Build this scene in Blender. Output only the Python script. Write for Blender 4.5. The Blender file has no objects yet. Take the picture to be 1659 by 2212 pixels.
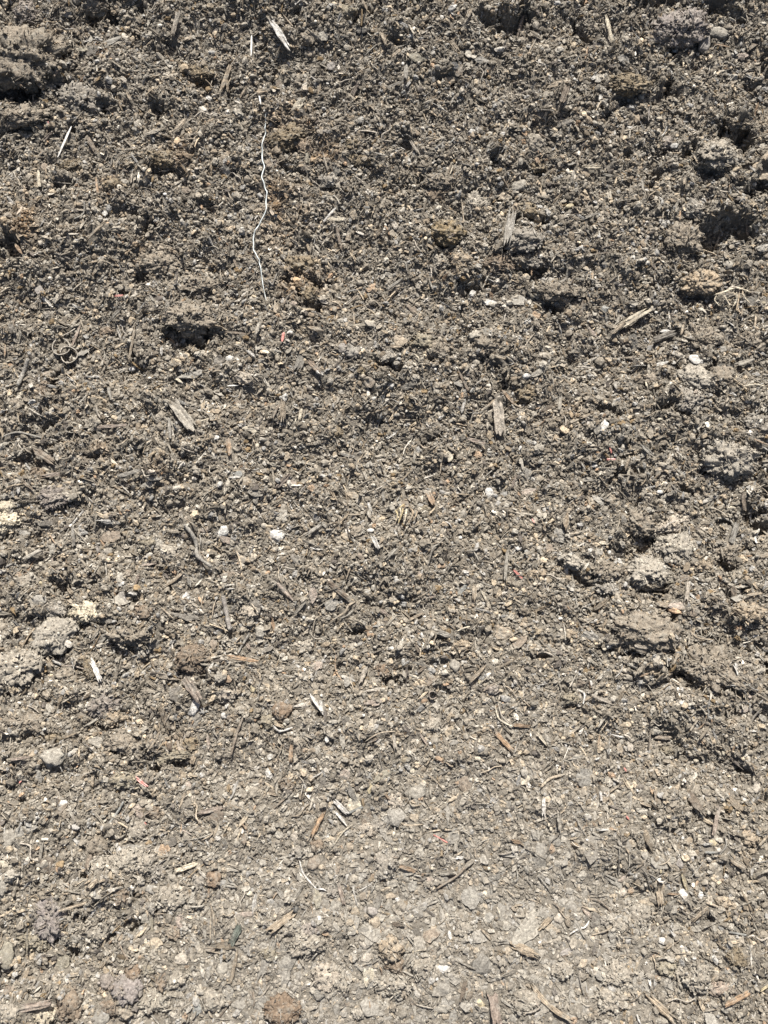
import bpy, math, random
import numpy as np
from mathutils import Vector, Matrix, noise as mnoise

# ------------------------------------------------------------------ camera, light, exposure
scene = bpy.context.scene
VFOV = math.radians(64.0)
THETA = math.radians(21.0)                     # tilt of the view from straight down
DIST = 1.05
vdir = np.array([0.0, math.sin(THETA), -math.cos(THETA)])
CAM = -DIST * vdir
RIGHT = np.array([1.0, 0.0, 0.0])
UP = np.array([0.0, math.cos(THETA), math.sin(THETA)])
cd = bpy.data.cameras.new('camera'); cam = bpy.data.objects.new('camera', cd)
scene.collection.objects.link(cam)
cam.location = CAM.tolist(); cam.rotation_euler = (THETA, 0, 0)
cd.sensor_fit = 'VERTICAL'; cd.sensor_height = 24.0
cd.lens = 12.0 / math.tan(VFOV / 2)
cd.clip_start = 0.02; cd.clip_end = 400
cd.dof.use_dof = True; cd.dof.focus_distance = 1.03; cd.dof.aperture_fstop = 9.0
scene.camera = cam

SUN_EL, SUN_AZ = 56.0, 4.0                      # azimuth from +Y towards +X, degrees
w = bpy.data.worlds.new('World'); scene.world = w; w.use_nodes = True
nt = w.node_tree; bg = nt.nodes['Background']
sky = nt.nodes.new('ShaderNodeTexSky'); sky.sky_type = 'NISHITA'; sky.sun_disc = False
sky.sun_elevation = math.radians(SUN_EL); sky.sun_rotation = math.radians(SUN_AZ)
sky.dust_density = 4.0; sky.ozone_density = 0.4; sky.air_density = 0.8
nt.links.new(sky.outputs['Color'], bg.inputs['Color']); bg.inputs['Strength'].default_value = 0.062
sl = bpy.data.lights.new('sun', 'SUN'); sl.energy = 4.8; sl.angle = math.radians(0.5); sl.color = (1.0, 0.975, 0.93)
so = bpy.data.objects.new('sun', sl); scene.collection.objects.link(so)
az, el = math.radians(SUN_AZ), math.radians(SUN_EL)
sdir = Vector((math.sin(az) * math.cos(el), math.cos(az) * math.cos(el), math.sin(el)))
so.rotation_euler = sdir.to_track_quat('Z', 'Y').to_euler(); so.location = (0, 3, 4)
scene.view_settings.view_transform = 'Standard'; scene.view_settings.look = 'None'
scene.view_settings.gamma = 1.0; scene.view_settings.use_curve_mapping = False
scene.view_settings.exposure = 1.26

rng = np.random.default_rng(7); random.seed(7)
FPX = 1106.0 / math.tan(VFOV / 2)               # focal length for a frame 1659 x 2212

# ------------------------------------------------------------------ materials
def new_mat(name):
    m = bpy.data.materials.new(name); m.use_nodes = True
    return m, m.node_tree.nodes, m.node_tree.links, m.node_tree.nodes['Principled BSDF']

def node(n, kind, **kw):
    x = n.new(kind)
    for k, v in kw.items():
        setattr(x, k, v)
    return x

def mix(n, l, a, b, f, mode='MIX'):
    m = node(n, 'ShaderNodeMix', data_type='RGBA', blend_type=mode)
    for sock, v in ((m.inputs[0], f), (m.inputs[6], a), (m.inputs[7], b)):
        if hasattr(v, 'links'): l.new(v, sock)
        elif isinstance(v, (int, float)): sock.default_value = v
        else: sock.default_value = (*v, 1)
    return m.outputs[2]

def noise_tex(n, l, coord, scale, detail=3, rough=0.6, dist=0.0):
    t = node(n, 'ShaderNodeTexNoise'); t.inputs['Scale'].default_value = scale
    t.inputs['Detail'].default_value = detail; t.inputs['Roughness'].default_value = rough
    t.inputs['Distortion'].default_value = dist
    l.new(coord, t.inputs['Vector']); return t.outputs['Fac']

def remap(n, l, v, a, b, c=0.0, d=1.0):
    m = node(n, 'ShaderNodeMapRange'); l.new(v, m.inputs[0])
    for i, x in enumerate((a, b, c, d)): m.inputs[i + 1].default_value = x
    return m.outputs[0]

SOIL = (0.150, 0.126, 0.098)
DUST = (0.200, 0.186, 0.156)

def soil_material():
    m, n, l, p = new_mat('compost_soil')
    co = node(n, 'ShaderNodeTexCoord').outputs['Object']
    a = noise_tex(n, l, co, 9, 4); b = noise_tex(n, l, co, 260, 5, 0.75); c = noise_tex(n, l, co, 70, 4, 0.7)
    col = mix(n, l, (0.118, 0.103, 0.082), (0.182, 0.163, 0.134), remap(n, l, b, 0.3, 0.7))
    col = mix(n, l, col, (0.150, 0.105, 0.058), remap(n, l, a, 0.54, 0.68, 0, 0.12))
    v = node(n, 'ShaderNodeTexVoronoi'); v.inputs['Scale'].default_value = 330; l.new(co, v.inputs['Vector'])
    g = node(n, 'ShaderNodeSeparateColor'); l.new(v.outputs['Color'], g.inputs[0])
    col = mix(n, l, col, (0.42, 0.37, 0.30), remap(n, l, g.outputs[0], 0.93, 0.95, 0, 0.8))
    l.new(col, p.inputs['Base Color']); p.inputs['Roughness'].default_value = 0.95
    p.inputs['Specular IOR Level'].default_value = 0.15
    bu = node(n, 'ShaderNodeBump'); bu.inputs['Strength'].default_value = 0.9; bu.inputs['Distance'].default_value = 0.004
    ad = node(n, 'ShaderNodeMath', operation='ADD'); l.new(b, ad.inputs[0]); l.new(c, ad.inputs[1])
    l.new(ad.outputs[0], bu.inputs['Height']); l.new(bu.outputs[0], p.inputs['Normal'])
    return m

def tinted_material(name, attr=None, grain=False, rough=0.85, bump=0.6, fine=500, dust=0.25, spec=0.25):
    """colour from the object (or the instance), broken up by procedural grain and dust"""
    m, n, l, p = new_mat(name)
    co = node(n, 'ShaderNodeTexCoord').outputs['Object']
    gp = node(n, 'ShaderNodeNewGeometry').outputs['Position']
    if attr:
        a = node(n, 'ShaderNodeAttribute', attribute_type='INSTANCER', attribute_name=attr); base = a.outputs['Color']
    else:
        base = node(n, 'ShaderNodeObjectInfo').outputs['Color']
    b = noise_tex(n, l, gp, fine, 4, 0.75)
    hgt = b
    col = mix(n, l, base, mix(n, l, base, (0.35, 0.32, 0.30), 1.0, 'MULTIPLY'), remap(n, l, b, 0.42, 0.66, 0, 0.75))
    col = mix(n, l, col, mix(n, l, col, (1.35, 1.33, 1.30), 1.0, 'MULTIPLY'), remap(n, l, b, 0.48, 0.3, 0, 1))
    if grain:
        mp = node(n, 'ShaderNodeMapping'); mp.inputs['Scale'].default_value = (0.07, 1.0, 1.0); l.new(co, mp.inputs[0])
        g = noise_tex(n, l, mp.outputs[0], 900, 3, 0.6)
        col = mix(n, l, col, mix(n, l, col, (0.42, 0.38, 0.34), 1.0, 'MULTIPLY'), remap(n, l, g, 0.48, 0.62, 0, 0.6))
        ad = node(n, 'ShaderNodeMath', operation='ADD'); l.new(b, ad.inputs[0]); l.new(g, ad.inputs[1]); hgt = ad.outputs[0]
    if dust:
        d = noise_tex(n, l, gp, 110, 4, 0.7)
        col = mix(n, l, col, DUST, remap(n, l, d, 0.50, 0.62, 0, dust))
    l.new(col, p.inputs['Base Color']); p.inputs['Roughness'].default_value = rough
    p.inputs['Specular IOR Level'].default_value = spec
    if bump:
        bu = node(n, 'ShaderNodeBump'); bu.inputs['Strength'].default_value = bump; bu.inputs['Distance'].default_value = 0.002
        l.new(hgt, bu.inputs['Height']); l.new(bu.outputs[0], p.inputs['Normal'])
    return m

M_SOIL = soil_material()
M_CRUMB = tinted_material('compost_crumb', attr='tint', bump=0.5, fine=420, dust=0.0, spec=0.2, rough=0.8)
M_WOOD = tinted_material('weathered_wood', grain=True, bump=0.9, fine=260, dust=0.55, rough=0.8)
M_BARK = tinted_material('bark', grain=False, bump=0.9, fine=300, dust=0.6, rough=0.85)
M_CLOD = tinted_material('clod_earth', bump=1.0, fine=330, dust=0.5, rough=0.95, spec=0.1)
M_STONE = tinted_material('stone', bump=0.6, fine=420, dust=0.5, rough=0.75)
M_CHALK = tinted_material('chalky_crust', bump=1.0, fine=300, dust=0.25, rough=0.9)
M_PLASTIC = tinted_material('plastic_strip', bump=0.15, fine=60, dust=0.12, rough=0.45, spec=0.5)

COL = dict(tan=(.31, .245, .17), pale=(.40, .35, .285), white=(.60, .58, .54), grey=(.22, .205, .18), dark=(.085, .072, .06),
           brown=(.165, .120, .083), red=(.50, .15, .12), orange=(.30, .19, .105), pink=(.30, .235, .19), cream=(.50, .44, .33),
           soil=(.20, .172, .135), black=(.035, .035, .035), green=(.085, .095, .078), purple=(.215, .19, .175),
           yellow=(.40, .33, .19), olive=(.22, .195, .14), blue=(.18, .19, .185), rust=(.17, .13, .075), light=(.275, .25, .208))
WORD = dict(tan='tan', pale='pale', white='white', grey='grey', dark='dark brown', brown='brown', red='red', orange='orange tan',
            pink='pinkish tan', cream='cream', soil='earth brown', black='blackish', green='dark green grey', purple='purplish grey',
            yellow='yellow', olive='olive brown', blue='bluish grey', rust='rust brown', light='light grey brown')

# ------------------------------------------------------------------ ground height field
NT, STEP = 1536, 0.002                            # periodic noise tile, 3.07 m
def band(lo, hi, seed, power=1.0):
    r = np.random.default_rng(seed); f = np.fft.rfft2(r.standard_normal((NT, NT)))
    k = np.hypot(np.fft.fftfreq(NT, STEP)[:, None], np.fft.rfftfreq(NT, STEP)[None, :])
    k[0, 0] = 1e9
    g = k ** -power * np.exp(-(k * lo) ** 2) * (1 - np.exp(-(k * hi) ** 2))
    a = np.fft.irfft2(f * g, s=(NT, NT)); return (a / a.std()).astype(np.float32)
def tile(a, x, y):
    u = (x / STEP) % NT; v = (y / STEP) % NT
    i = np.floor(v).astype(int); j = np.floor(u).astype(int); fu = u - j; fv = v - i
    i %= NT; j %= NT; i1 = (i + 1) % NT; j1 = (j + 1) % NT
    return (a[i, j] * (1 - fu) * (1 - fv) + a[i, j1] * fu * (1 - fv) + a[i1, j] * (1 - fu) * fv + a[i1, j1] * fu * fv)
NB = band(0.07, 0.5, 1, 1.2); NM = band(0.022, 0.10, 2, 1.2); NS = band(0.006, 0.03, 3, 1.0)
NP = band(0.03, 0.4, 4, 1.5); NF = band(0.003, 0.012, 5, 0.6); NC = band(0.10, 0.8, 6, 1.3)
# rounded lumps stamped into a tile
LUMP = np.zeros((NT, NT), np.float32)
for k in range(9000):
    r = 0.004 + 0.013 * rng.random() ** 2.2; n = int(r / STEP) + 2
    ci, cj = rng.integers(0, NT, 2); gy, gx = np.mgrid[-n:n + 1, -n:n + 1] * STEP
    e = 0.6 + 0.8 * rng.random(); t = rng.random() * 3.14
    q = ((gx * math.cos(t) + gy * math.sin(t)) / r) ** 2 + ((gy * math.cos(t) - gx * math.sin(t)) / (r * e)) ** 2
    h = r * 0.62 * np.sqrt(np.clip(1 - q, 0, 1))
    ii = (ci + np.arange(-n, n + 1)) % NT; jj = (cj + np.arange(-n, n + 1)) % NT
    sub = LUMP[np.ix_(ii, jj)]; LUMP[np.ix_(ii, jj)] = np.maximum(sub, h)

LUMP2 = np.zeros((NT, NT), np.float32)           # wider, flatter clods pressed together
for k in range(5200):
    r = 0.008 + 0.018 * rng.random() ** 1.8; n = int(r / STEP) + 2
    ci, cj = rng.integers(0, NT, 2); gy, gx = np.mgrid[-n:n + 1, -n:n + 1] * STEP
    e = 0.5 + 0.6 * rng.random(); t = rng.normal(0.3, 0.7); bb = rng.uniform(0.25, 0.5)
    q = ((gx * math.cos(t) + gy * math.sin(t)) / r) ** 2 + ((gy * math.cos(t) - gx * math.sin(t)) / (r * e)) ** 2
    h = r * bb * np.clip(1 - q ** 2, 0, 1) ** 0.5 * (1 + 0.25 * gy / r)
    ii = (ci + np.arange(-n, n + 1)) % NT; jj = (cj + np.arange(-n, n + 1)) % NT
    sub = LUMP2[np.ix_(ii, jj)]; LUMP2[np.ix_(ii, jj)] = np.maximum(sub, h)
def slope_z(y):
    """gentle at the viewer's feet, climbing away from the viewer as the side of the heap"""
    yy = np.linspace(-60, 60, 24001)
    a = np.radians(8.5 + 7.5 * np.tanh((yy - 0.05) / 0.42))
    a = a * (1 / (1 + np.exp((yy - 2.6) / 0.35)))
    z = np.concatenate([[0], np.cumsum(np.tan(a[1:]) * np.diff(yy))])
    return np.interp(y, yy, z - np.interp(0, yy, z))
def sm(a, b, x):
    t = np.clip((x - a) / (b - a), 0, 1); return t * t * (3 - 2 * t)
def roughness(x, y):
    up = sm(-0.56, 0.0, y - 0.10 * np.abs(x) + 0.08 * sm(0.05, -0.1, x)); side = sm(0.16, 0.40, np.abs(x - 0.04))
    return 0.30 + 0.70 * np.clip(up + 0.62 * side * (1 - up), 0, 1)
def base_h(x, y):
    r = roughness(x, y)
    return slope_z(y) + 0.0055 * tile(NB, x, y) * (0.5 + 0.5 * r)
def rough_h(x, y):
    r = roughness(x, y)
    return (0.0024 * tile(NM, x, y) + 0.0012 * tile(NS, x, y) + 0.60 * tile(LUMP, x, y)) * r + 0.0005 * tile(NF, x, y) \
        + tile(LUMP2, x + 0.004 * tile(NS, x, y), y) * (0.22 + 0.85 * sm(0.12, 0.36, np.abs(x - 0.04)) * sm(0.62, 0.1, y))

FX0, FX1, FY0, FY1, FS = -0.82, 0.82, -0.78, 1.06, 0.0022
fx = np.arange(FX0, FX1, FS); fy = np.arange(FY0, FY1, FS)
GX, GY = np.meshgrid(fx, fy)
BASE = base_h(GX, GY)

def sample(G, x, y):
    u = np.clip((np.asarray(x) - FX0) / FS, 0, len(fx) - 1.001); v = np.clip((np.asarray(y) - FY0) / FS, 0, len(fy) - 1.001)
    j = u.astype(int); i = v.astype(int); fu = u - j; fv = v - i
    return G[i, j] * (1 - fu) * (1 - fv) + G[i, j + 1] * fu * (1 - fv) + G[i + 1, j] * (1 - fu) * fv + G[i + 1, j + 1] * fu * fv
def ground_at(G, u, v):
    """where the line of sight of a picture position (1659 x 2212) meets the surface G; returns point and metres per pixel"""
    d = vdir + RIGHT * ((u - 829.5) / FPX) + UP * ((1106 - v) / FPX)
    t = np.linspace(0.6, 1.9, 900); P = CAM[:, None] + d[:, None] * t
    below = P[2] <= sample(G, P[0], P[1]); k = int(np.argmax(below)) if below.any() else 899
    t0, t1 = t[max(k - 1, 0)], t[k]
    for _ in range(8):
        tm = (t0 + t1) / 2; p = CAM + d * tm
        if p[2] <= sample(G, p[0], p[1]): t1 = tm
        else: t0 = tm
    return CAM + d * t1, t1 / FPX

# hollows, deep and shaded: tile col, row, x, y, rx, ry, turn  (tile = 553 px of 1659, positions in thirds of a px)
PITS = '''
00 120 600 210 60 0;00 110 460 80 50 0;00 330 420 60 55 0;00 400 560 60 36 30;00 620 100 60 40 0;20 1530 880 80 60 0;20 1640 1230 70 50 0;20 1300 1590 120 40 0;21 60 60 80 40 0
00 190 590 250 34 0;00 400 540 45 70 20;00 640 110 50 40 20;00 1100 330 36 30 0;00 1310 535 90 32 0;00 390 665 30 30 0;00 620 770 60 26 -10
00 60 835 90 26 -8;00 990 705 45 26 0;00 1090 1140 70 26 0;00 830 1360 40 24 0;00 980 1490 50 18 0;00 1330 1330 45 20 0;00 60 1640 50 50 0
00 420 1190 50 14 0;00 1500 650 16 60 -15;00 200 870 60 14 -15;00 480 830 45 18 0;00 900 30 90 14 0
10 270 110 45 36 0;10 1560 130 110 44 0;10 1635 210 30 50 0;10 960 310 55 26 0;10 130 430 30 80 0;10 660 825 24 22 0;10 220 1080 80 28 0
10 690 1070 55 20 0;10 1560 1040 60 20 0;10 1480 1490 70 28 0;10 970 920 36 30 0;10 1100 1180 50 22 0;10 30 260 30 60 0;10 1230 540 70 22 0
10 1240 1590 90 18 0;10 1400 1290 30 50 0;10 620 100 60 24 0
20 60 150 65 50 0;20 440 205 50 44 0;20 960 30 110 22 0;20 1380 75 110 44 0;20 1640 430 34 60 0;20 950 590 75 38 10;20 740 655 70 28 0
20 1400 850 80 40 0;20 1520 900 60 70 0;20 905 1090 42 130 -12;20 745 985 26 28 0;20 1290 1110 90 32 0;20 1600 1240 90 46 0;20 1540 565 50 18 -20
20 200 1440 60 16 0;20 1360 1500 170 60 0;20 1240 1570 90 44 0;20 620 750 46 18 0;20 460 70 16 60 0;20 70 210 50 20 0;20 1090 290 90 16 30
20 560 660 60 24 0;20 1180 1010 60 34 0;20 90 1430 60 20 0;20 340 720 22 24 0;20 1020 1010 26 60 -10
01 1085 420 34 110 -15;01 1240 525 150 40 0;01 930 150 55 34 0;01 830 240 60 16 0;01 330 850 46 40 20;01 880 680 36 34 0;01 1180 540 50 44 0
01 60 40 60 18 0;01 340 1080 50 30 0;01 480 1600 60 14 0;01 170 1340 40 40 0;01 620 1300 90 14 0;01 1340 500 30 40 0;01 1190 1280 70 14 -20;01 1470 190 40 30 0
11 210 190 60 26 0;11 340 310 80 36 0;11 430 190 50 24 0;11 1190 685 60 32 0;11 1370 190 80 40 0;11 1620 34 70 40 0;11 800 1035 26 16 0;11 1600 860 60 36 0
11 880 710 70 20 0;11 1520 730 50 24 0;11 620 270 20 10 0;11 1130 1180 60 16 0;11 1260 1320 70 14 20;11 1500 540 50 24 0
21 110 100 90 34 0;21 270 320 80 46 0;21 1190 305 110 30 0;21 850 720 50 18 0;21 1290 725 70 24 0;21 1065 1030 20 70 0;21 1130 1050 60 20 0
21 620 1010 90 22 0;21 1340 1395 130 32 0;21 720 1440 80 22 0;21 1600 1245 70 30 0;21 1120 1530 60 22 0;21 1060 220 18 80 0;21 1140 480 12 60 0
21 960 200 60 22 0;21 1260 590 90 18 0;21 1000 980 60 26 0;21 1270 1310 26 60 0;21 1380 1010 80 16 0;21 960 900 90 12 30;21 800 1390 50 14 0;21 1530 590 60 16 0
02 290 690 80 22 0;02 120 350 30 50 0;02 550 1480 26 60 0;02 1110 1610 150 30 0;02 650 1385 80 16 0;02 20 1250 40 40 0;02 1335 1060 34 22 0;02 420 500 60 24 0
02 640 700 90 12 -10;02 330 900 120 14 20;02 100 840 12 60 0;02 480 1010 60 14 -20;02 1640 1135 30 20 0;02 720 1200 60 12 0;02 1100 480 30 10 0;02 40 980 26 40 0
02 260 640 20 50 0;02 360 1490 70 14 0;02 900 1500 50 10 -20;02 520 860 14 40 0
12 740 620 50 16 0;12 865 1078 90 20 0;12 930 1010 36 22 0;12 1200 825 50 12 0;12 660 760 70 14 0;12 900 440 26 12 0;12 440 1320 20 12 0;12 1640 440 16 40 0;12 740 1480 40 10 0;12 600 1150 40 9 0
22 800 190 90 34 25;22 890 190 50 26 0;22 430 400 80 24 0;22 910 520 150 26 0;22 1610 60 70 60 0;22 1370 340 50 60 0;22 1110 1080 150 20 -28;22 1350 1150 150 14 -20
22 1640 990 26 100 0;22 780 910 90 20 0;22 180 945 80 12 0;22 560 470 22 50 0;22 1390 70 70 12 0;22 1520 500 60 16 0;22 1010 690 50 20 0;22 360 1270 60 12 0;22 1600 870 40 12 -20
22 1250 1180 60 9 -25;22 620 880 60 12 0;22 1500 240 60 16 0
03 670 555 50 14 0;03 590 690 44 24 0;03 560 985 46 30 30;03 900 980 110 24 25;03 720 1100 60 14 50;03 430 1240 50 30 0;03 30 1310 50 16 50;03 490 1620 60 14 45
03 850 800 40 22 0;03 760 1360 16 30 0;03 150 1200 10 30 0;03 220 1480 50 18 0;03 960 180 20 8 0;03 1460 1200 14 30 0;03 1070 620 30 10 0;03 520 900 26 30 0;03 20 90 26 12 0
13 500 1400 10 50 -20;13 270 1620 12 50 -10;13 1050 880 26 8 0;13 520 560 40 8 0;13 600 1150 8 34 0;13 940 1500 50 7 30;13 740 965 40 8 0;13 400 100 20 20 0;13 230 640 30 8 0
23 1500 30 80 14 -30;23 1640 190 26 40 0;23 1275 960 44 16 -30;23 1390 1230 26 34 0;23 770 510 44 10 0;23 870 780 12 26 20;23 440 1430 14 60 -10;23 620 30 20 10 0;23 1300 320 50 9 0;23 1640 1130 14 50 -20
'''
H = BASE.copy()
H2 = rough_h(GX, GY)
warpx = 0.010 * tile(NM, GX, GY) + 0.005 * tile(NS, GX, GY); warpy = 0.010 * tile(NM, GX + 1.1, GY + 0.7) + 0.005 * tile(NS, GX + .6, GY + .9)
PITD = np.zeros_like(H)
for ent in PITS.replace('\n', ';').split(';'):
    if not ent.strip(): continue
    t, x, y, rx, ry, rot = ent.split()
    u = 553 * int(t[0]) + float(x) / 3; v = 553 * int(t[1]) + float(y) / 3
    p, s = ground_at(BASE, u, v)
    rx, ry = float(rx) / 3 * s * 1.15 + 0.001, float(ry) / 3 * s * 1.25 + 0.002
    gain = 1.0
    if t[1] == '0' and rx > 0.012: gain = 1.22 if p[0] > -0.3 else 1.5; ry *= 1.12 if p[0] > -0.3 else 1.3
    a = math.radians(float(rot)); m = max(rx, ry) * 2.4 + 0.01
    j0, j1 = np.searchsorted(fx, (p[0] - m, p[0] + m)); i0, i1 = np.searchsorted(fy, (p[1] - m, p[1] + m))
    if j1 - j0 < 2 or i1 - i0 < 2: continue
    wk = min(1.0, ry / 0.010) * 0.6
    dx = GX[i0:i1, j0:j1] - p[0] + wk * warpx[i0:i1, j0:j1]; dy = GY[i0:i1, j0:j1] - p[1] + wk * warpy[i0:i1, j0:j1]
    q = np.hypot((dx * math.cos(a) + dy * math.sin(a)) / rx, (dy * math.cos(a) - dx * math.sin(a)) / ry)
    dep = min(0.028, 0.003 + 0.95 * min(rx, ry) + 0.10 * max(rx, ry)) * gain
    PITD[i0:i1, j0:j1] = np.maximum(PITD[i0:i1, j0:j1], dep * (1 - sm(0.45, 1.12, q)))
    # the crumbly brow on the far side of the hollow that throws the shade into it
    qb = np.hypot((dx * math.cos(a) + dy * math.sin(a)) / (rx * 1.25), (dy * math.cos(a) - dx * math.sin(a) - ry * 1.25) / (ry * 1.0 + 0.006))
    H[i0:i1, j0:j1] += 0.38 * dep * (1 - sm(0.1, 1.2, qb))
H = H - PITD + H2 * (1 - 0.5 * np.clip(PITD / 0.02, 0, 1))

def blur(a, n):
    for ax in (0, 1):
        for _ in range(2):
            c = np.cumsum(np.concatenate([np.repeat(np.take(a, [0], ax), n + 1, ax), a, np.repeat(np.take(a, [-1], ax), n, ax)], ax), ax)
            a = (np.take(c, range(2 * n + 1, c.shape[ax]), ax) - np.take(c, range(0, c.shape[ax] - 2 * n - 1), ax)) / (2 * n + 1)
    return a
HS = blur(H, 3)                                   # smoothed: what larger pieces lie on
HSS = blur(BASE, 12)
NYg, NXg = np.gradient(HS, FS); NYs, NXs = np.gradient(HSS, FS)

# the one ground sheet: fine where the picture looks, coarser outwards to the horizon
def grade(c, lo, hi):
    out = [hi]; s = FS
    while out[-1] < 60: s *= 1.16; out.append(out[-1] + s)
    inn = [lo]; s = FS
    while inn[-1] > -60: s *= 1.16; inn.append(inn[-1] - s)
    return np.concatenate([inn[:0:-1], c, out[1:]]), len(inn) - 1
ax_, ox = grade(fx, fx[0], fx[-1]); ay_, oy = grade(fy, fy[0], fy[-1])
AX, AY = np.meshgrid(ax_, ay_)
AZ = base_h(AX, AY) + rough_h(AX, AY) * np.exp(-np.maximum(0, np.hypot(AX, AY) - 3) / 3)
AZ[oy:oy + len(fy), ox:ox + len(fx)] = H
def grid_mesh(name, X, Y, Z):
    ny, nx = X.shape
    me = bpy.data.meshes.new(name)
    me.vertices.add(nx * ny); me.vertices.foreach_set('co', np.stack([X, Y, Z], -1).astype(np.float32).ravel())
    idx = np.arange(nx * ny).reshape(ny, nx)
    q = np.stack([idx[:-1, :-1], idx[:-1, 1:], idx[1:, 1:], idx[1:, :-1]], -1).reshape(-1, 4)
    me.loops.add(q.size); me.loops.foreach_set('vertex_index', q.ravel().astype(np.int32))
    me.polygons.add(len(q)); me.polygons.foreach_set('loop_start', (np.arange(len(q)) * 4).astype(np.int32))
    me.update(calc_edges=True); return me
gm = grid_mesh('ground', AX, AY, AZ); gm.materials.append(M_SOIL)
gm.polygons.foreach_set('use_smooth', np.ones(len(gm.polygons), bool))
ground = bpy.data.objects.new('ground', gm); scene.collection.objects.link(ground); ground['kind'] = 'structure'
ground['label'] = 'crumbly grey brown compost soil sloping up from the viewer'

# ------------------------------------------------------------------ mesh makers (x along, y across, z up; metres)
def mesh_from(name, vs, fs, mat, smooth=False):
    me = bpy.data.meshes.new(name); me.from_pydata([tuple(map(float, v)) for v in vs], [], fs); me.update()
    if mat: me.materials.append(mat)
    if smooth: me.polygons.foreach_set('use_smooth', np.ones(len(me.polygons), bool))
    return me
def slab(name, grid_top, grid_bot, mat, smooth=False):
    n, m = len(grid_top), len(grid_top[0]); vs = [p for r in grid_top for p in r] + [p for r in grid_bot for p in r]; o = n * m
    f = []
    for i in range(n - 1):
        for j in range(m - 1):
            a = i * m + j; f.append((a, a + m, a + m + 1, a + 1)); f.append((o + a, o + a + 1, o + a + m + 1, o + a + m))
    for i in range(n - 1):
        a = i * m; f.append((a, o + a, o + a + m, a + m)); b = a + m - 1; f.append((b, b + m, o + b + m, o + b))
    for j in range(m - 1):
        a = j; f.append((a, a + 1, o + a + 1, o + a)); b = (n - 1) * m + j; f.append((b, o + b, o + b + 1, b + 1))
    return mesh_from(name, vs, f, mat, smooth)
def wood_mesh(L, W, T, seed, mat=None, taper=0.35, bend=0.0, path=None, torn=0.15):
    """a split piece of wood: ragged ends, ridged along the grain; follows path (list of xy) when given"""
    r = random.Random(seed); nl, nw = 15, 6; top, bot = [], []
    lo = [r.uniform(-torn, torn) for _ in range(nw)]; hi = [r.uniform(-torn, torn) for _ in range(nw)]
    ridge = [r.uniform(-0.35, 0.35) for _ in range(nw)]; ph = r.random() * 9
    pts = path or [(-L / 2, 0), (L / 2, 0)]
    seg = [0]
    for a, b in zip(pts, pts[1:]): seg.append(seg[-1] + math.hypot(b[0] - a[0], b[1] - a[1]))
    tot = seg[-1]
    def at(s):
        s = max(0, min(tot, s * tot))
        for k in range(len(pts) - 1):
            if s <= seg[k + 1] or k == len(pts) - 2:
                q = (s - seg[k]) / max(1e-9, seg[k + 1] - seg[k])
                return pts[k][0] + (pts[k + 1][0] - pts[k][0]) * q, pts[k][1] + (pts[k + 1][1] - pts[k][1]) * q
    def soft(s):
        ks = (-0.12, -0.06, 0, 0.06, 0.12); q = [at(min(1, max(0, s + k * (1 if 0.12 < s < 0.88 else 0)))) for k in ks]
        return sum(a for a, b in q) / 5, sum(b for a, b in q) / 5
    for i in range(nl):
        s = i / (nl - 1); rt, rb = [], []
        x0, y0 = soft(s); x1, y1 = soft(min(1, s + 0.04)); xm, ym = soft(max(0, s - 0.04))
        dx, dy = x1 - xm, y1 - ym; dl = math.hypot(dx, dy) or 1; dx /= dl; dy /= dl
        e = 1 - taper * (abs(2 * s - 1) ** 2.5)
        wob = 1 + 0.22 * mnoise.noise(Vector((s * 5 + ph, 0, seed * 0.37)))
        for j in range(nw):
            c = (j / (nw - 1) - 0.5); ex = (lo[j] * (1 - s) ** 6 + hi[j] * s ** 6) * min(tot, 4 * W)
            yy = c * W * e * wob + 0.10 * W * mnoise.noise(Vector((s * 9, c * 5, seed * 1.3)))
            z = bend * tot * (0.25 - (s - 0.5) ** 2) + 0.12 * T * mnoise.noise(Vector((s * 6, 3, seed)))
            ht = T * (0.5 + ridge[j] + 0.35 * mnoise.noise(Vector((s * 4, c * 9, seed * 2.1)))) * (1 - 0.35 * (2 * abs(c)) ** 3)
            px = x0 + dx * ex - dy * yy; py = y0 + dy * ex + dx * yy
            rt.append((px, py, z + max(ht, 0.12 * T))); rb.append((px, py, z - T * 0.5))
        top.append(rt); bot.append(rb)
    return slab('wood', top, bot, mat)
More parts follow.
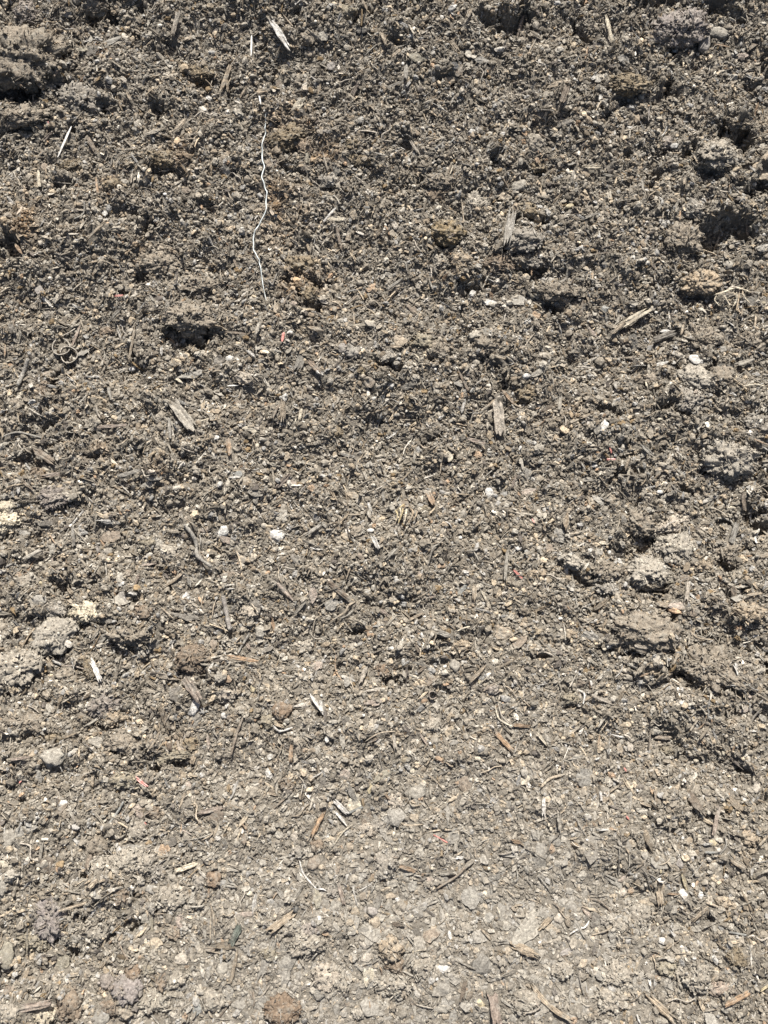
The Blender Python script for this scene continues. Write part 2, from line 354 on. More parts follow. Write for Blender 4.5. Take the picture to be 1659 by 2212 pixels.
def flake_mesh(rx, ry, T, seed, mat=None, pointy=0.0, nseg=18, rings=4):
    r = random.Random(seed); vs, f = [], []
    amp = [r.uniform(0.0, 0.20) / (k + 1) ** 0.5 for k in range(6)]; ph = [r.uniform(0, 6.28) for _ in range(6)]
    ang = sorted(r.uniform(0, 6.283) for _ in range(r.randint(5, 7)))
    def outline(a):
        c = 1 + sum(amp[k] * math.sin((k + 2) * a + ph[k]) for k in range(6))
        corner = max(math.cos(a - q) for q in ang); c *= 0.82 + 0.25 * corner
        return c * (1 + pointy * (abs(math.cos(a)) ** 6 - 0.5))
    for lay in (0, 1):
        for k in range(rings + 1):
            rr = k / rings
            for i in range(nseg):
                a = i / nseg * 6.2832; q = outline(a) * rr
                x, y = rx * q * math.cos(a), ry * q * math.sin(a)
                if lay == 0: z = T * (0.5 + 0.8 * mnoise.noise(Vector((x / rx * 1.4, y / ry * 1.4, seed))) + 0.35 * mnoise.noise(Vector((x / rx * 5, y / ry * 5, seed))) - 0.35 * rr ** 4)
                else: z = -T * (0.55 - 0.25 * rr)
                vs.append((x, y, z))
    o = (rings + 1) * nseg
    for k in range(rings):
        for i in range(nseg):
            a = k * nseg + i; b = k * nseg + (i + 1) % nseg
            f.append((a, a + nseg, b + nseg, b)); f.append((o + a, o + b, o + b + nseg, o + a + nseg))
    for i in range(nseg):
        a = rings * nseg + i; b = rings * nseg + (i + 1) % nseg; f.append((a, o + a, o + b, b))
    return mesh_from('flake', vs, f, mat)
import bmesh
def rock_mesh(rx, ry, rz, seed, mat=None, rough=0.25, sub=3, angular=0.0, freq=1.6):
    bm = bmesh.new(); bmesh.ops.create_icosphere(bm, subdivisions=sub, radius=1.0)
    off = Vector((seed * 3.17, seed * 1.91, seed * 0.77)); r = random.Random(seed)
    cuts = [(Vector((r.gauss(0, 1), r.gauss(0, 1), r.gauss(0, 1))).normalized(), r.uniform(0.55, 0.85)) for _ in range(7)] if angular else []
    for v in bm.verts:
        p = v.co.copy()
        for nrm, dd in cuts:
            e = p.dot(nrm) - dd
            if e > 0: p -= nrm * e * angular
        d = 1 + rough * (mnoise.noise(p * freq + off) * 0.9 + mnoise.noise(p * freq * 2.7 + off) * 0.55 + mnoise.noise(p * freq * 7 + off) * 0.38
                         + (mnoise.noise(p * freq * 16 + off) * 0.30 if sub > 3 else 0))
        p *= d; v.co = Vector((p.x * rx, p.y * ry, p.z * rz))
    me = bpy.data.meshes.new('rock'); bm.to_mesh(me); bm.free()
    if mat: me.materials.append(mat)
    me.polygons.foreach_set('use_smooth', np.ones(len(me.polygons), bool)); return me
def tube_mesh(pts, rad, seed, mat=None, sides=7, flat=0.8, knob=0.2, cap=0.35):
    """a rounded stem along 3-D points"""
    P = [Vector(p) for p in pts]; Q = []
    for k in range(len(P) - 1):
        a = P[max(k - 1, 0)]; b = P[k]; c = P[k + 1]; d = P[min(k + 2, len(P) - 1)]
        for i in range(6):
            t = i / 6; Q.append(0.5 * ((2 * b) + (c - a) * t + (2 * a - 5 * b + 4 * c - d) * t * t + (3 * b - a - 3 * c + d) * t ** 3))
    Q.append(P[-1]); vs, f = [], []; n = len(Q)
    for i, q in enumerate(Q):
        tg = (Q[min(i + 1, n - 1)] - Q[max(i - 1, 0)]).normalized(); sd = tg.cross(Vector((0, 0, 1))).normalized(); up = sd.cross(tg)
        s = i / (n - 1); R = rad * (1 - (1 - cap) * abs(2 * s - 1) ** 4) * (1 + knob * mnoise.noise(Vector((s * 11, seed, 0))) * 2)
        for j in range(sides):
            a = j / sides * 6.2832; rr = R * (1 + knob * mnoise.noise(Vector((s * 14, j * 1.7, seed))))
            vs.append(q + sd * math.cos(a) * rr + up * math.sin(a) * rr * flat)
    for i in range(n - 1):
        for j in range(sides):
            a = i * sides + j; b = i * sides + (j + 1) % sides; f.append((a, b, b + sides, a + sides))
    f.append(tuple(range(sides))[::-1]); f.append(tuple(range((n - 1) * sides, n * sides)))
    return mesh_from('tube', vs, f, mat, True)
def curl_mesh(R, wdt, thick, a0, a1, seed, mat=None, ell=1.0, rise=0.0):
    """a thin strip standing on edge and bent round into a ring"""
    n = 34; top, bot = [], []
    for i in range(n):
        s = i / (n - 1); a = a0 + (a1 - a0) * s; k = 1 + 0.05 * math.sin(3 * a + seed) + 0.10 * s
        wd = wdt * (1 - 0.55 * abs(2 * s - 1) ** 3)
        c, d = math.cos(a), math.sin(a) * ell; z = rise * s
        top.append([((R + thick) * k * c, (R + thick) * k * d, z - wd * 0.5), ((R + thick) * k * c * 1.06, (R + thick) * k * d * 1.06, z + wd * 0.5)])
        bot.append([(R * k * c, R * k * d, z - wd * 0.5), (R * k * c * 1.04, R * k * d * 1.04, z + wd * 0.5)])
    return slab('curl', top, bot, mat)

# ------------------------------------------------------------------ placing
COVER = np.zeros_like(H, bool); COVER_CHIP = np.zeros_like(H, bool)                    # where a piece lies on the crumbs
def stamp(p0, p1, r, chip=False):
    x0, y0, x1, y1 = p0[0], p0[1], p1[0], p1[1]; m = r + FS
    j0, j1 = np.searchsorted(fx, (min(x0, x1) - m, max(x0, x1) + m)); i0, i1 = np.searchsorted(fy, (min(y0, y1) - m, max(y0, y1) + m))
    X, Y = GX[i0:i1, j0:j1], GY[i0:i1, j0:j1]; dx, dy = x1 - x0, y1 - y0; L2 = dx * dx + dy * dy + 1e-12
    t = np.clip(((X - x0) * dx + (Y - y0) * dy) / L2, 0, 1)
    hit = np.hypot(X - x0 - t * dx, Y - y0 - t * dy) < r
    COVER[i0:i1, j0:j1] |= hit
    if chip: COVER_CHIP[i0:i1, j0:j1] |= hit
def normal_at(x, y, soft=True):
    gx, gy = (sample(NXs, x, y), sample(NYs, x, y)) if soft else (sample(NXg, x, y), sample(NYg, x, y))
    return Vector((-float(gx), -float(gy), 1)).normalized()
def basis(u, n):
    u = (u - n * u.dot(n)).normalized(); v = n.cross(u)
    return Matrix((u, v, n)).transposed()
def link(name, me, loc, rot, col, parent=None, jit=0.12):
    o = bpy.data.objects.new(name, me); scene.collection.objects.link(o)
    o.rotation_mode = 'QUATERNION'; o.rotation_quaternion = rot.to_quaternion() if hasattr(rot, 'to_quaternion') else rot
    o.location = loc
    c = COL[col] if isinstance(col, str) else col; lit = parent is True; parent = None
    if isinstance(col, str) and name not in ('straw_blade', 'straw_head', 'soil_clod', 'string') and col not in ('black', 'green'):
        d = 0.46 if name in ('pebble', 'seed') else 0.42
        if lit: d = 0.28
        if name == 'red_scrap': d = 0.36
        c = tuple(a + (b - a) * d for a, b in zip(c, DUST))
    k = 1 + random.uniform(-jit, jit)
    o.color = (min(c[0] * k, .85), min(c[1] * k, .85), min(c[2] * k, .85), 1)
    if parent: o.parent = parent
    return o

LANDMARKS = [(576, 330, 'the upper half of the long white string'), (560, 560, 'the lower half of the long white string'),
 (60, 130, 'the big dark clod in the upper left corner'), (610, 85, 'the torn white wood chip near the top'),
 (488, 175, 'the forked tan wood chip'), (640, 230, 'the pale oval flake by the string'), (148, 310, 'the white upright sliver at left'),
 (148, 745, 'the two curled shavings'), (395, 900, 'the wide grey chip left of centre'), (1097, 500, 'the tall grey wood slab'),
 (968, 512, 'the round clod with a chip on top'), (1028, 450, 'the ashy grey clod'), (1360, 700, 'the pale split stick'),
 (1575, 640, 'the pale straw tuft'), (1077, 905, 'the broad tan chip right of centre'), (970, 988, 'the pointed tan leaf'),
 (882, 1112, 'the yellow straw bundle'), (597, 1157, 'the white crumbly pebble'), (1318, 982, 'the red scraps'),
 (1497, 830, 'the rounded pale clod at right'), (1440, 1210, 'the cluster of pale clods at right'), (430, 1190, 'the crooked grey twig'),
 (491, 1325, 'the dark straight stick'), (195, 1322, 'the pale crusty rock'), (115, 1375, 'the broad flat clod at left'),
 (735, 1280, 'the reddish brown splinter'), (607, 1545, 'the brown stone'), (422, 1527, 'the chalk white stone'),
 (690, 1520, 'the bright white splinter'), (307, 1690, 'the red stick'), (135, 1738, 'the bright white flake at lower left'),
 (750, 1745, 'the white and tan plates'), (686, 1780, 'the rust brown leaf'), (975, 1890, 'the bent brown stick'),
 (600, 1990, 'the wide tan chip near the bottom'), (508, 2020, 'the dark green grey chip'), (1145, 2005, 'the big grey plate'),
 (1320, 1985, 'the arched brown fibre'), (1375, 1890, 'the standing dark loop'), (290, 2100, 'the round brown stone'),
 (75, 2172, 'the rough pink stick in the lower left corner'), (1590, 2155, 'the pale orange splinter'), (1190, 2160, 'the curved tan strip'),
 (1173, 1745, 'the upright white grey stick'), (1480, 250, 'the upper right slope'), (1480, 60, 'the flat grey bark slab at upper right'),
 (1010, 150, 'the top middle of the slope'), (1420, 370, 'the narrow dark slot at right'), (840, 800, 'the three grey clods in the middle'),
 (1535, 1490, 'the long dark crack at right'), (800, 1450, 'the small dark clod below centre'), (1330, 1430, 'the flat round clod at right'),
 (960, 2010, 'the bottom middle of the packed soil'), (1000, 1270, 'the loose crumbs right of centre'), (400, 660, 'the deep hollow left of the string'),
 (250, 480, 'the brown crumbly patch at upper left'), (200, 1000, 'the left edge of the loose compost'), (1500, 1750, 'the lower right packed soil')]
USED = {}
def where(u, v, skip=0):
    ds = sorted((math.hypot(u - a, v - b), a, b, n) for a, b, n in LANDMARKS)
    d, a, b, nme = ds[skip]; dx, dy = u - a, v - b
    vert = 'above' if dy < 0 else 'below'; hor = 'left' if dx < 0 else 'right'
    if d < 16: return 'touching ' + nme if skip else 'at ' + nme
    pre = 'just ' if d < 50 else ('' if d < 110 else 'well ')
    if abs(dx) > 2.2 * abs(dy): return f'{pre}{hor} of {nme}'
    if abs(dy) > 2.2 * abs(dx): return f'{pre}{vert} {nme}'
    return f'{pre}{vert} and {hor} of {nme}'
def tag(o, label, cat, u=None, v=None, full=False, group=None):
    if not full:
        opts = [f'{label} {where(u, v, q)}' for q in range(7)] + [f'lone {label} {where(u, v, q)}' for q in range(4)] + [f'stray {label} {where(u, v, q)}' for q in range(4)]
        opts = [t for t in opts if len(t.split()) <= 16 and t not in USED] or [opts[0]]
        label = opts[0]
    USED[label] = 1
    o['label'] = label; o['category'] = cat
    if group: o['group'] = group

ITEMS = '''
#00
C 1500 440 1440 600 26 tan |forked tan wood chip split like a wishbone, below the top left clods
C 1165 100 1130 240 24 pale torn
B 700 290 75 26 30 grey curved
L 1640 250 1632 370 10 white upright
L 482 850 395 1040 11 white |thin white sliver standing upright at the left side
C 1345 640 1375 672 22 white short
C 1210 790 1140 865 20 tan
C 580 910 630 1000 20 brown
C 258 1120 275 1240 18 cream |knobbly cream strip like a dried husk near the left edge
C 632 1170 640 1260 14 orange
T 560 1320 545 1390 490 1430 12 grey curved
C 690 1460 590 1560 16 tan
C 388 488 380 542 17 pink squared
C 830 610 862 672 16 tan
R 120 880 40 905 8 pale
C 710 158 680 195 9 tan
R 930 400 970 435 1040 440 7 grey
C 860 1120 856 1200 8 pale
C 795 518 830 552 22 pale blocky
B 810 1180 20 18 0 light
K 190 90 85 62 0 purple rough
K 170 400 250 150 -10 soil |big dark fuzzy soil clod in the upper left corner
K 1320 480 85 44 0 rust crumbly
K 510 660 140 90 -15 grey rough
K 140 770 150 66 0 soil
K 610 60 80 48 0 soil
K 470 1090 80 46 0 rust
K 1060 1040 90 50 0 rust
K 730 1200 50 45 0 rust
P 232 235 18 18 0 cream small
P 582 285 18 15 0 cream round
S 995 580 12 10 0 cream
S 1155 615 13 11 0 tan
S 660 1085 16 18 0 tan
P 270 1575 20 22 0 pale
P 530 1558 14 10 0 cream
S 490 1572 12 10 0 cream
P 680 1385 18 26 20 white rough
S 1070 1265 14 10 0 white
S 1450 1298 10 12 0 cream
P 1450 42 15 15 0 cream
B 1455 1020 28 20 10 tan
C 1180 820 1210 790 16 grey
P 550 270 22 14 30 pale
F 318 795 322 815 8 red
C 590 150 640 165 14 tan
R 1480 1250 1500 1300 1520 1310 9 tan
B 570 330 50 18 5 olive
C 1600 575 1560 640 12 tan
B 1210 260 44 16 15 tan
B 1210 1240 30 18 0 brown
C 130 1610 155 1650 18 orange
B 20 500 30 16 0 pale
R 350 1190 470 1200 8 dark
#10
C 112 160 222 350 32 white |large torn white wood chip lying diagonally near the top
R 180 105 210 140 245 185 10 tan
B 270 690 58 26 35 cream |pale cream oval flake just right of the string's top end
L 22 620 36 695 8 white short
B 440 240 36 26 -30 light fluffy
C 680 8 722 80 12 tan
C 795 50 762 100 8 tan
C 815 220 842 312 20 tan
C 935 340 880 392 16 tan
C 975 440 965 535 20 grey
C 850 582 960 532 14 light
C 1262 290 1302 345 24 tan
C 1388 85 1360 140 20 tan
T 1420 130 1448 180 1438 245 10 blue curved
B 1310 465 24 36 -20 brown
C 1000 945 1052 992 15 pale
C 780 728 800 760 10 brown
B 150 560 20 42 20 brown
C 512 1360 435 1445 13 white pointed
B 530 1425 52 20 0 cream wedge
B 632 1395 24 26 0 tan
C 522 1490 552 1620 18 brown
C 604 1518 590 1572 22 tan
R 1332 1320 1338 1400 1345 1465 9 tan
C 1655 1405 1612 1600 42 grey |tall grey weathered wood slab leaning against a dark clod
C 1262 1080 1240 1140 10 tan
C 1275 1085 1255 1142 8 cream
R 950 878 1010 905 12 light
B 1040 382 46 30 -10 olive
B 490 435 28 24 0 purple
K 340 250 52 54 0 soil round
K 575 90 75 40 0 olive
K 482 1180 75 46 -10 grey smooth
K 1150 1270 60 42 0 brown rounded
K 1420 1345 74 66 0 light |ashy pale grey clod with a hollow in its middle
K 1240 1515 88 70 0 rust |round rusty brown clod carrying a small chip on its top
C 1205 1530 1275 1560 40 pink |small pinkish chip lying on top of the round rusty clod
P 1132 1560 30 30 0 light round
K 200 900 110 78 0 rust crumbly
K 325 960 50 60 0 brown
K 680 1040 66 48 0 rust
K 640 935 60 30 0 rust
P 665 785 30 24 0 grey
P 390 95 18 14 0 cream
P 592 122 16 10 0 white
P 905 158 20 14 0 cream
S 952 422 10 12 0 white
S 878 742 10 8 0 cream
S 1280 830 10 8 0 white
S 900 825 10 14 0 white
P 360 355 30 22 0 tan
B 1460 400 40 22 0 grey
B 1270 520 44 20 0 tan
K 1190 1180 90 50 0 soil
P 1090 620 14 10 0 white
B 1210 950 14 22 0 grey
R 1250 950 1285 900 8 blue
P 325 1435 10 10 0 white
P 130 1400 12 10 0 white
B 80 1545 24 16 0 tan
C 20 540 0 560 14 tan
C 40 880 0 890 14 pale
C 335 1010 335 1070 18 olive
B 900 1465 22 24 20 pale
B 1605 1280 40 22 0 tan
B 1100 1240 40 12 10 light
R 1030 1560 1045 1610 1075 1640 9 pale
#20
C 606 110 642 285 18 cream |slim pale splinter standing nearly upright near the top right
C 350 580 312 682 32 brown broad
B 290 552 62 22 15 tan
C 150 295 100 362 8 tan
C 485 325 470 392 9 orange
C 1300 302 1392 316 11 orange
B 1410 550 36 15 25 tan
C 403 932 492 896 13 tan
C 700 922 716 822 13 tan
C 185 878 240 912 9 brown
C 150 1030 162 1080 20 orange
C 462 1100 560 1105 26 cream
C 580 1145 662 1160 16 dark
C 210 1198 312 1202 9 brown
R 455 960 440 1020 425 1085 5 tan
B 345 800 62 22 20 dark
C 1165 1030 1202 1075 10 tan
S 950 776 20 12 0 cream
S 370 1345 30 16 15 yellow
C 1655 1005 1610 1060 24 tan
B 1630 1120 80 50 -40 tan large
C 1340 1535 1310 1612 13 tan
R 1000 830 985 870 960 895 8 white
C 470 1425 545 1402 16 light
C 520 1652 650 1640 9 brown
K 1090 200 150 80 20 purple |flat grey purple bark slab lying in the upper right
P 1330 218 80 40 -10 light |pale bluish grey stone with a ragged edge in the upper right corner
P 1245 290 46 66 -20 purple
K 760 560 130 66 0 rust fuzzy
K 150 935 54 46 0 light
K 1330 1010 82 70 0 light ashy
K 1180 1370 90 60 0 grey
K 1490 800 110 50 0 soil
K 100 1370 70 46 0 rust
K 170 1090 52 34 0 rust
K 1000 930 60 40 0 purple
B 720 395 34 30 0 grey
P 1055 330 28 14 25 white
P 560 580 22 12 0 cream
P 610 490 10 14 0 light
S 400 522 10 10 0 white
S 370 620 10 12 0 cream
P 225 690 14 10 0 cream
P 45 1210 60 40 0 light
P 210 1270 50 24 0 tan
B 570 640 34 18 40 white
B 540 685 60 14 15 pale
B 680 745 30 10 0 cream
P 660 310 12 20 0 cream
P 1475 1290 40 16 0 pale
B 570 1430 20 20 0 tan
K 480 1290 46 30 0 tan
B 470 1310 30 18 0 pale
C 880 710 872 800 9 purple
C 1110 1170 1100 1230 16 tan
B 110 60 24 10 30 cream
P 1480 1220 30 12 0 light
K 60 1560 140 70 0 grey
B 420 280 26 14 0 grey
B 1480 370 40 18 10 pink
B 1420 715 34 18 0 soil
K 1100 1560 130 90 0 soil
#01
C 522 462 480 590 13 pink |pinkish tan splinter leaning beside the two curled shavings
C 885 478 866 682 14 tan long
C 630 640 692 702 14 brown
T 200 680 165 760 130 850 28 grey crooked
C 1130 972 1250 1132 58 light |wide flat grey wood chip lying diagonally left of centre
B 1425 690 32 40 -20 dark
R 1350 775 1400 755 1440 750 10 tan
C 650 1118 832 1106 17 pink tapering
C 240 1262 360 1345 40 brown thick
C 298 1432 392 1418 22 pink
C 785 1432 922 1386 22 grey straight
Q 475 1130 30 20 0 light
C 1102 1060 1112 1200 17 grey
C 1478 1195 1492 1305 26 orange fibrous
L 1480 852 1545 838 8 white
B 1625 1130 44 20 -10 cream
B 1545 1420 20 34 20 blue
C 1610 620 1655 655 16 white
C 135 1450 222 1522 16 brown
C 718 880 732 945 17 grey
P 962 908 18 14 0 white
S 865 738 26 16 20 white
S 1042 746 14 14 0 cream
S 1110 748 14 10 0 cream
C 735 420 800 350 18 dark
F 748 266 806 262 11 red
C 42 590 48 662 10 orange
C 90 470 100 510 30 dark
C 1518 30 1542 82 12 brown
C 525 388 462 442 14 tan
C 1480 500 1598 508 11 brown
R 770 1225 800 1225 840 1185 12 tan
R 10 1180 120 1150 240 1170 380 1200 13 grey long
K 325 390 45 34 0 grey
P 1490 672 34 26 0 white |round chalky white pebble above the white string's left side
K 1600 790 56 32 -20 pale
K 605 1090 50 42 0 light
K 290 880 60 50 0 brown
K 350 1570 110 60 10 purple
K 40 1630 70 40 0 cream
K 1230 400 130 80 0 soil |large crumbly soil clod overhanging the deep hollow left of the string
K 1040 60 130 70 0 soil
K 1280 200 120 60 0 soil
K 110 955 40 34 0 soil
K 690 495 50 26 0 brown
K 960 640 50 28 20 dark
B 260 225 34 22 0 purple
P 262 270 22 16 0 tan
P 312 482 16 12 0 yellow
P 155 895 34 22 0 cream
P 68 980 22 16 0 cream
B 120 640 26 12 0 tan
B 1150 805 26 12 -30 cream
P 1025 1048 22 22 0 pale
P 775 1045 18 24 0 light
B 1245 775 70 26 15 grey
C 100 430 98 466 8 orange
C 480 80 520 70 10 light
R 990 1030 1010 1070 1035 1080 8 light
C 1565 870 1558 930 9 tan
C 1490 1440 1560 1440 14 white
K 1560 1420 20 26 0 light
P 1590 1455 34 22 0 tan
K 260 1420 60 40 0 brown
P 600 1330 10 14 0 grey
R 640 990 660 1060 10 pale
P 1400 1180 20 18 0 white
C 1300 1080 1370 1050 8 cream
B 1010 1440 44 20 0 light
B 970 1480 44 22 10 light
P 1655 1570 20 40 0 light
B 50 1560 40 20 0 light
R 410 530 500 470 7 pale
R 800 460 830 520 7 pale
C 1200 40 1260 30 9 tan
R 1640 1190 1655 1230 8 tan
#11
C 345 705 418 772 28 brown |brown splinter with a bright tip left of the grey clods
C 395 760 436 785 24 white short
F 182 505 172 560 17 red |pinkish red scrap left of the middle, by a white seed
S 222 505 22 16 0 white
C 28 448 14 522 20 light
C 340 478 424 494 24 tan
B 748 212 24 32 -30 orange
C 655 270 590 330 16 brown
B 930 550 40 40 0 tan
C 632 385 640 450 9 tan
B 735 440 12 26 0 white
R 600 455 690 460 740 455 8 cream
C 865 592 945 600 20 tan
R 1022 640 1050 670 1055 700 10 cream
C 1548 655 1612 682 18 tan
C 1312 748 1372 884 12 brown
C 1560 955 1580 1160 56 pale |broad pale tan wood chip standing out right of centre
C 1590 890 1659 965 16 orange
C 1455 1008 1552 932 13 tan
C 1370 1190 1475 1220 20 pink
B 1252 1302 18 46 8 cream |pointed tan leaf with a cream edge lying among crumbs
R 1212 1285 1200 1350 1192 1420 9 tan
B 1430 1290 28 26 30 orange
C 185 962 186 1075 28 tan
C 155 975 120 1062 12 brown
C 298 995 284 1072 17 cream
R 262 1060 250 1098 8 cream
R 350 945 370 985 465 998 8 tan
C 440 1150 460 1120 8 brown
B 1500 302 52 22 -15 white jagged
B 735 815 36 36 -10 brown
C 1350 935 1332 1015 15 white
Q 1380 1010 34 16 0 light
B 640 1562 54 24 -20 tan
C 1115 1555 1150 1625 30 orange splintered
B 1510 1538 26 30 0 white
B 240 1495 24 50 15 pink
B 362 1508 24 22 0 orange
B 15 1120 34 12 0 pale
S 10 1235 14 18 0 cream
R 895 100 930 50 970 50 980 110 8 grey
C 945 165 850 232 16 grey
C 1128 170 1145 222 12 grey
K 632 625 46 46 0 grey |small round grey clod at left of the three middle clods
P 562 600 36 30 0 purple
K 855 650 62 50 0 grey
K 990 945 30 46 0 rust
K 532 1145 34 38 0 rust
K 1560 60 90 60 0 brown
K 1330 30 60 40 0 tan
K 1190 40 34 38 0 light
K 300 70 120 60 0 rust
K 360 250 70 46 0 rust
K 1080 560 70 50 0 olive
K 1480 590 90 60 0 soil
K 1180 600 80 50 0 soil
K 690 740 34 24 0 rust
S 692 765 12 10 0 yellow
S 860 775 12 8 0 white
S 795 88 8 8 0 cream
P 1200 330 40 14 0 tan
P 880 900 34 16 0 light
P 870 840 26 20 0 white
P 760 925 26 10 15 white
C 560 150 560 180 10 tan
C 230 320 265 340 22 pink
R 490 310 560 350 12 tan
B 515 345 36 16 20 orange
B 200 1300 22 26 0 tan
P 302 1085 20 14 0 white
P 900 1400 14 12 0 cream
P 565 1362 16 10 0 white
P 1075 1310 14 14 0 cream
S 1160 738 10 8 0 white
C 1090 430 1115 405 18 light
C 140 130 110 200 8 grey
B 130 340 14 46 10 tan
P 600 515 10 12 0 white
P 830 460 12 10 0 white
B 1210 1470 24 14 0 brown
C 725 1600 745 1659 16 white
C 820 1540 830 1600 16 grey
B 370 1080 26 20 0 tan
P 505 1060 16 14 0 cream
P 810 1320 30 14 0 pale
R 1480 1440 1550 1380 6 light
C 550 1290 640 1310 16 grey
B 1100 1640 26 18 0 rust
S 380 1222 10 8 0 cream
P 240 830 20 14 0 tan
#21
C 855 370 690 462 36 cream |pale split stick with a square end lying diagonally at right
C 715 448 640 510 20 tan
B 180 752 60 22 25 light
C 1115 428 1080 525 13 tan
C 1045 508 915 558 34 dark
C 452 300 445 395 14 brown
C 478 262 498 305 12 tan
B 1000 492 42 13 0 white
B 965 705 42 12 20 white
C 1440 720 1540 690 24 light
R 1490 852 1560 845 1625 852 11 cream
C 1572 388 1568 462 11 tan
C 315 918 304 1005 18 light
P 432 930 20 24 20 cream
C 1478 1545 1482 1659 22 brown
R 1560 1188 1600 1210 1659 1232 10 orange
C 742 1325 718 1390 14 tan
R 1010 1480 1050 1520 1110 1550 12 dark
K 1190 800 96 66 -15 light |rounded pale boulder-like clod standing out at right
K 1150 940 96 76 0 grey rough
K 1400 1320 150 100 0 light |big pale sunlit clod with a dark edge at the right side
K 1350 790 80 66 0 soil
K 1230 175 100 60 0 tan |fuzzy tan clod just left of the straw tuft
K 1230 540 100 80 0 soil
K 1550 560 90 60 0 soil
K 1580 1100 90 60 0 grey
K 300 230 120 60 0 soil
K 130 40 90 40 0 grey
K 90 900 100 46 0 rust
K 1330 1460 70 40 0 light
S 92 780 31 17 10 white |smooth white oval seed lying right of centre
P 988 766 14 13 0 white
S 952 1532 26 13 0 white
P 595 1110 28 40 -15 white |chalky white chip stuck to a pale crust right of centre
B 545 1120 24 30 0 light
P 1195 680 60 30 -20 white |ashy white crust on the right, above the rounded pale clod
P 430 520 14 12 0 white
P 470 552 16 12 0 cream
S 930 370 12 9 0 white
S 780 545 10 8 0 cream
F 632 1245 642 1278 11 red
F 610 1320 665 1318 12 red
B 150 270 20 12 0 cream
P 215 650 46 20 0 pale
B 240 170 34 28 0 light
C 400 150 470 160 12 light
R 480 140 550 170 10 grey
C 300 180 350 150 12 grey
B 150 390 26 24 -30 orange
B 520 500 40 12 -50 pink
R 640 640 500 655 7 dark
C 860 820 872 860 9 cream
P 60 885 14 12 0 cream
P 60 1050 20 12 0 white
R 180 985 150 1000 10 orange
R 0 955 60 990 12 tan
P 530 1360 22 14 0 white
C 345 1060 360 1120 9 brown
C 830 1230 890 1300 22 grey
P 1120 1120 10 10 0 cream
P 1600 1358 16 13 0 cream
P 1470 1440 12 10 0 cream
B 990 1370 40 14 0 light
B 1090 1410 30 14 -40 light
B 960 1385 44 20 0 tan
B 100 1530 46 22 20 pink
B 640 1580 40 24 -20 tan
B 490 1450 34 14 0 light
R 1380 1640 1440 1640 10 cream
S 1625 310 14 9 0 yellow
P 1400 60 34 30 0 light
C 1360 260 1290 262 8 cream
P 600 350 30 26 0 blue
B 690 190 34 10 0 purple
B 1360 610 50 22 0 grey
P 880 1650 30 20 0 light
P 1240 1440 40 20 0 tan
P 955 1060 16 10 0 cream
P 810 1030 18 10 0 white
P 360 1650 30 14 0 tan
#02
T 1200 90 1250 150 1275 210 1285 290 1375 360 25 grey |thick crooked grey twig with a white broken end
P 1208 86 18 12 0 white
C 1190 390 1130 450 1058 492 15 tan
T 1448 548 1470 650 1492 772 29 purple |dark purplish stick lying upright with a broken end
R 1048 620 1080 650 1125 695 12 tan
R 1400 570 1378 680 8 tan
R 1322 535 1310 590 1318 645 9 tan
T 1615 795 1580 850 1542 915 14 grey
C 1490 938 1659 975 20 orange |long orange tan splinter pointing right at a narrow angle
B 975 340 44 12 8 pink
C 1215 1085 1300 1212 50 pink
T 1582 1325 1545 1430 1505 1582 15 brown slender
C 300 928 352 1002 14 tan
R 335 155 372 215 7 orange
C 285 258 165 312 22 light
C 490 108 484 222 17 grey
B 1365 1015 14 36 -15 white
B 1208 552 22 30 -30 white
C 850 528 898 538 16 white
C 718 398 722 452 9 tan
P 265 460 14 13 0 yellow
B 128 412 14 24 0 orange
B 832 402 20 20 0 brown
C 1350 1445 1358 1530 16 pink
C 1210 45 1285 100 10 tan
C 95 1605 205 1590 15 pink
K 600 652 118 50 -5 cream |pale cream crusty rock with a rough top at the left
K 365 800 135 92 25 light |broad smooth flat clod sloping down at the left edge
P 252 572 62 38 10 grey |smooth rounded grey stone at the left edge above the broad clod
K 350 635 86 42 -10 grey
K 120 1010 130 90 25 light
P 1450 130 38 40 0 white speckled
B 1215 682 68 28 -10 dark |dark oval stone-like bark piece lying right of the pale crusty rock
B 722 160 62 40 -5 brown |flat brown angular bark flake left of the crooked twig
P 700 262 40 25 5 light
K 960 205 48 40 0 olive
K 1092 265 58 46 0 light
B 1030 210 34 26 0 light
P 1262 1265 36 58 -15 white |chalk white stone with a yellowish foot lower left
P 1455 1318 22 20 0 white |small bright white pebble touching a reddish brown one
P 1490 1330 22 18 0 brown
K 742 1335 70 52 10 tan
K 590 1010 42 74 10 rust
C 612 970 668 1098 26 white |white streaked strip lying against a rusty clod at left
K 920 655 54 44 0 brown
B 1142 1180 48 42 0 dark
P 690 25 38 22 0 tan
K 20 75 76 52 0 cream |large cream yellow crusty stone cut by the left edge
K 1090 1570 130 50 0 olive
B 160 140 34 18 0 grey
B 300 75 60 22 -10 dark
K 180 470 80 56 0 light
P 715 350 22 20 0 tan
P 1330 115 36 26 0 pink
K 850 800 130 70 0 soil
K 1260 950 110 80 0 brown
K 650 1160 70 40 0 light
K 200 1370 120 60 0 soil
K 440 1060 90 40 0 soil
K 330 1460 70 34 -10 rust
K 670 1260 100 60 20 purple
K 820 1500 120 60 0 soil
K 1480 1170 60 34 0 pale
B 1470 410 50 20 15 brown
B 800 545 24 44 10 purple
B 1385 860 20 36 0 brown
R 1470 800 1440 850 1465 880 10 light
R 1420 720 1465 790 8 tan
C 1600 860 1620 890 18 pink
K 1610 650 44 40 0 pale
P 1310 790 22 12 0 cream
S 945 758 12 8 0 cream
S 1170 738 14 12 0 cream
S 1435 465 8 8 0 cream
P 530 285 14 16 0 white
P 875 1370 16 8 0 white
P 988 1310 14 12 0 cream
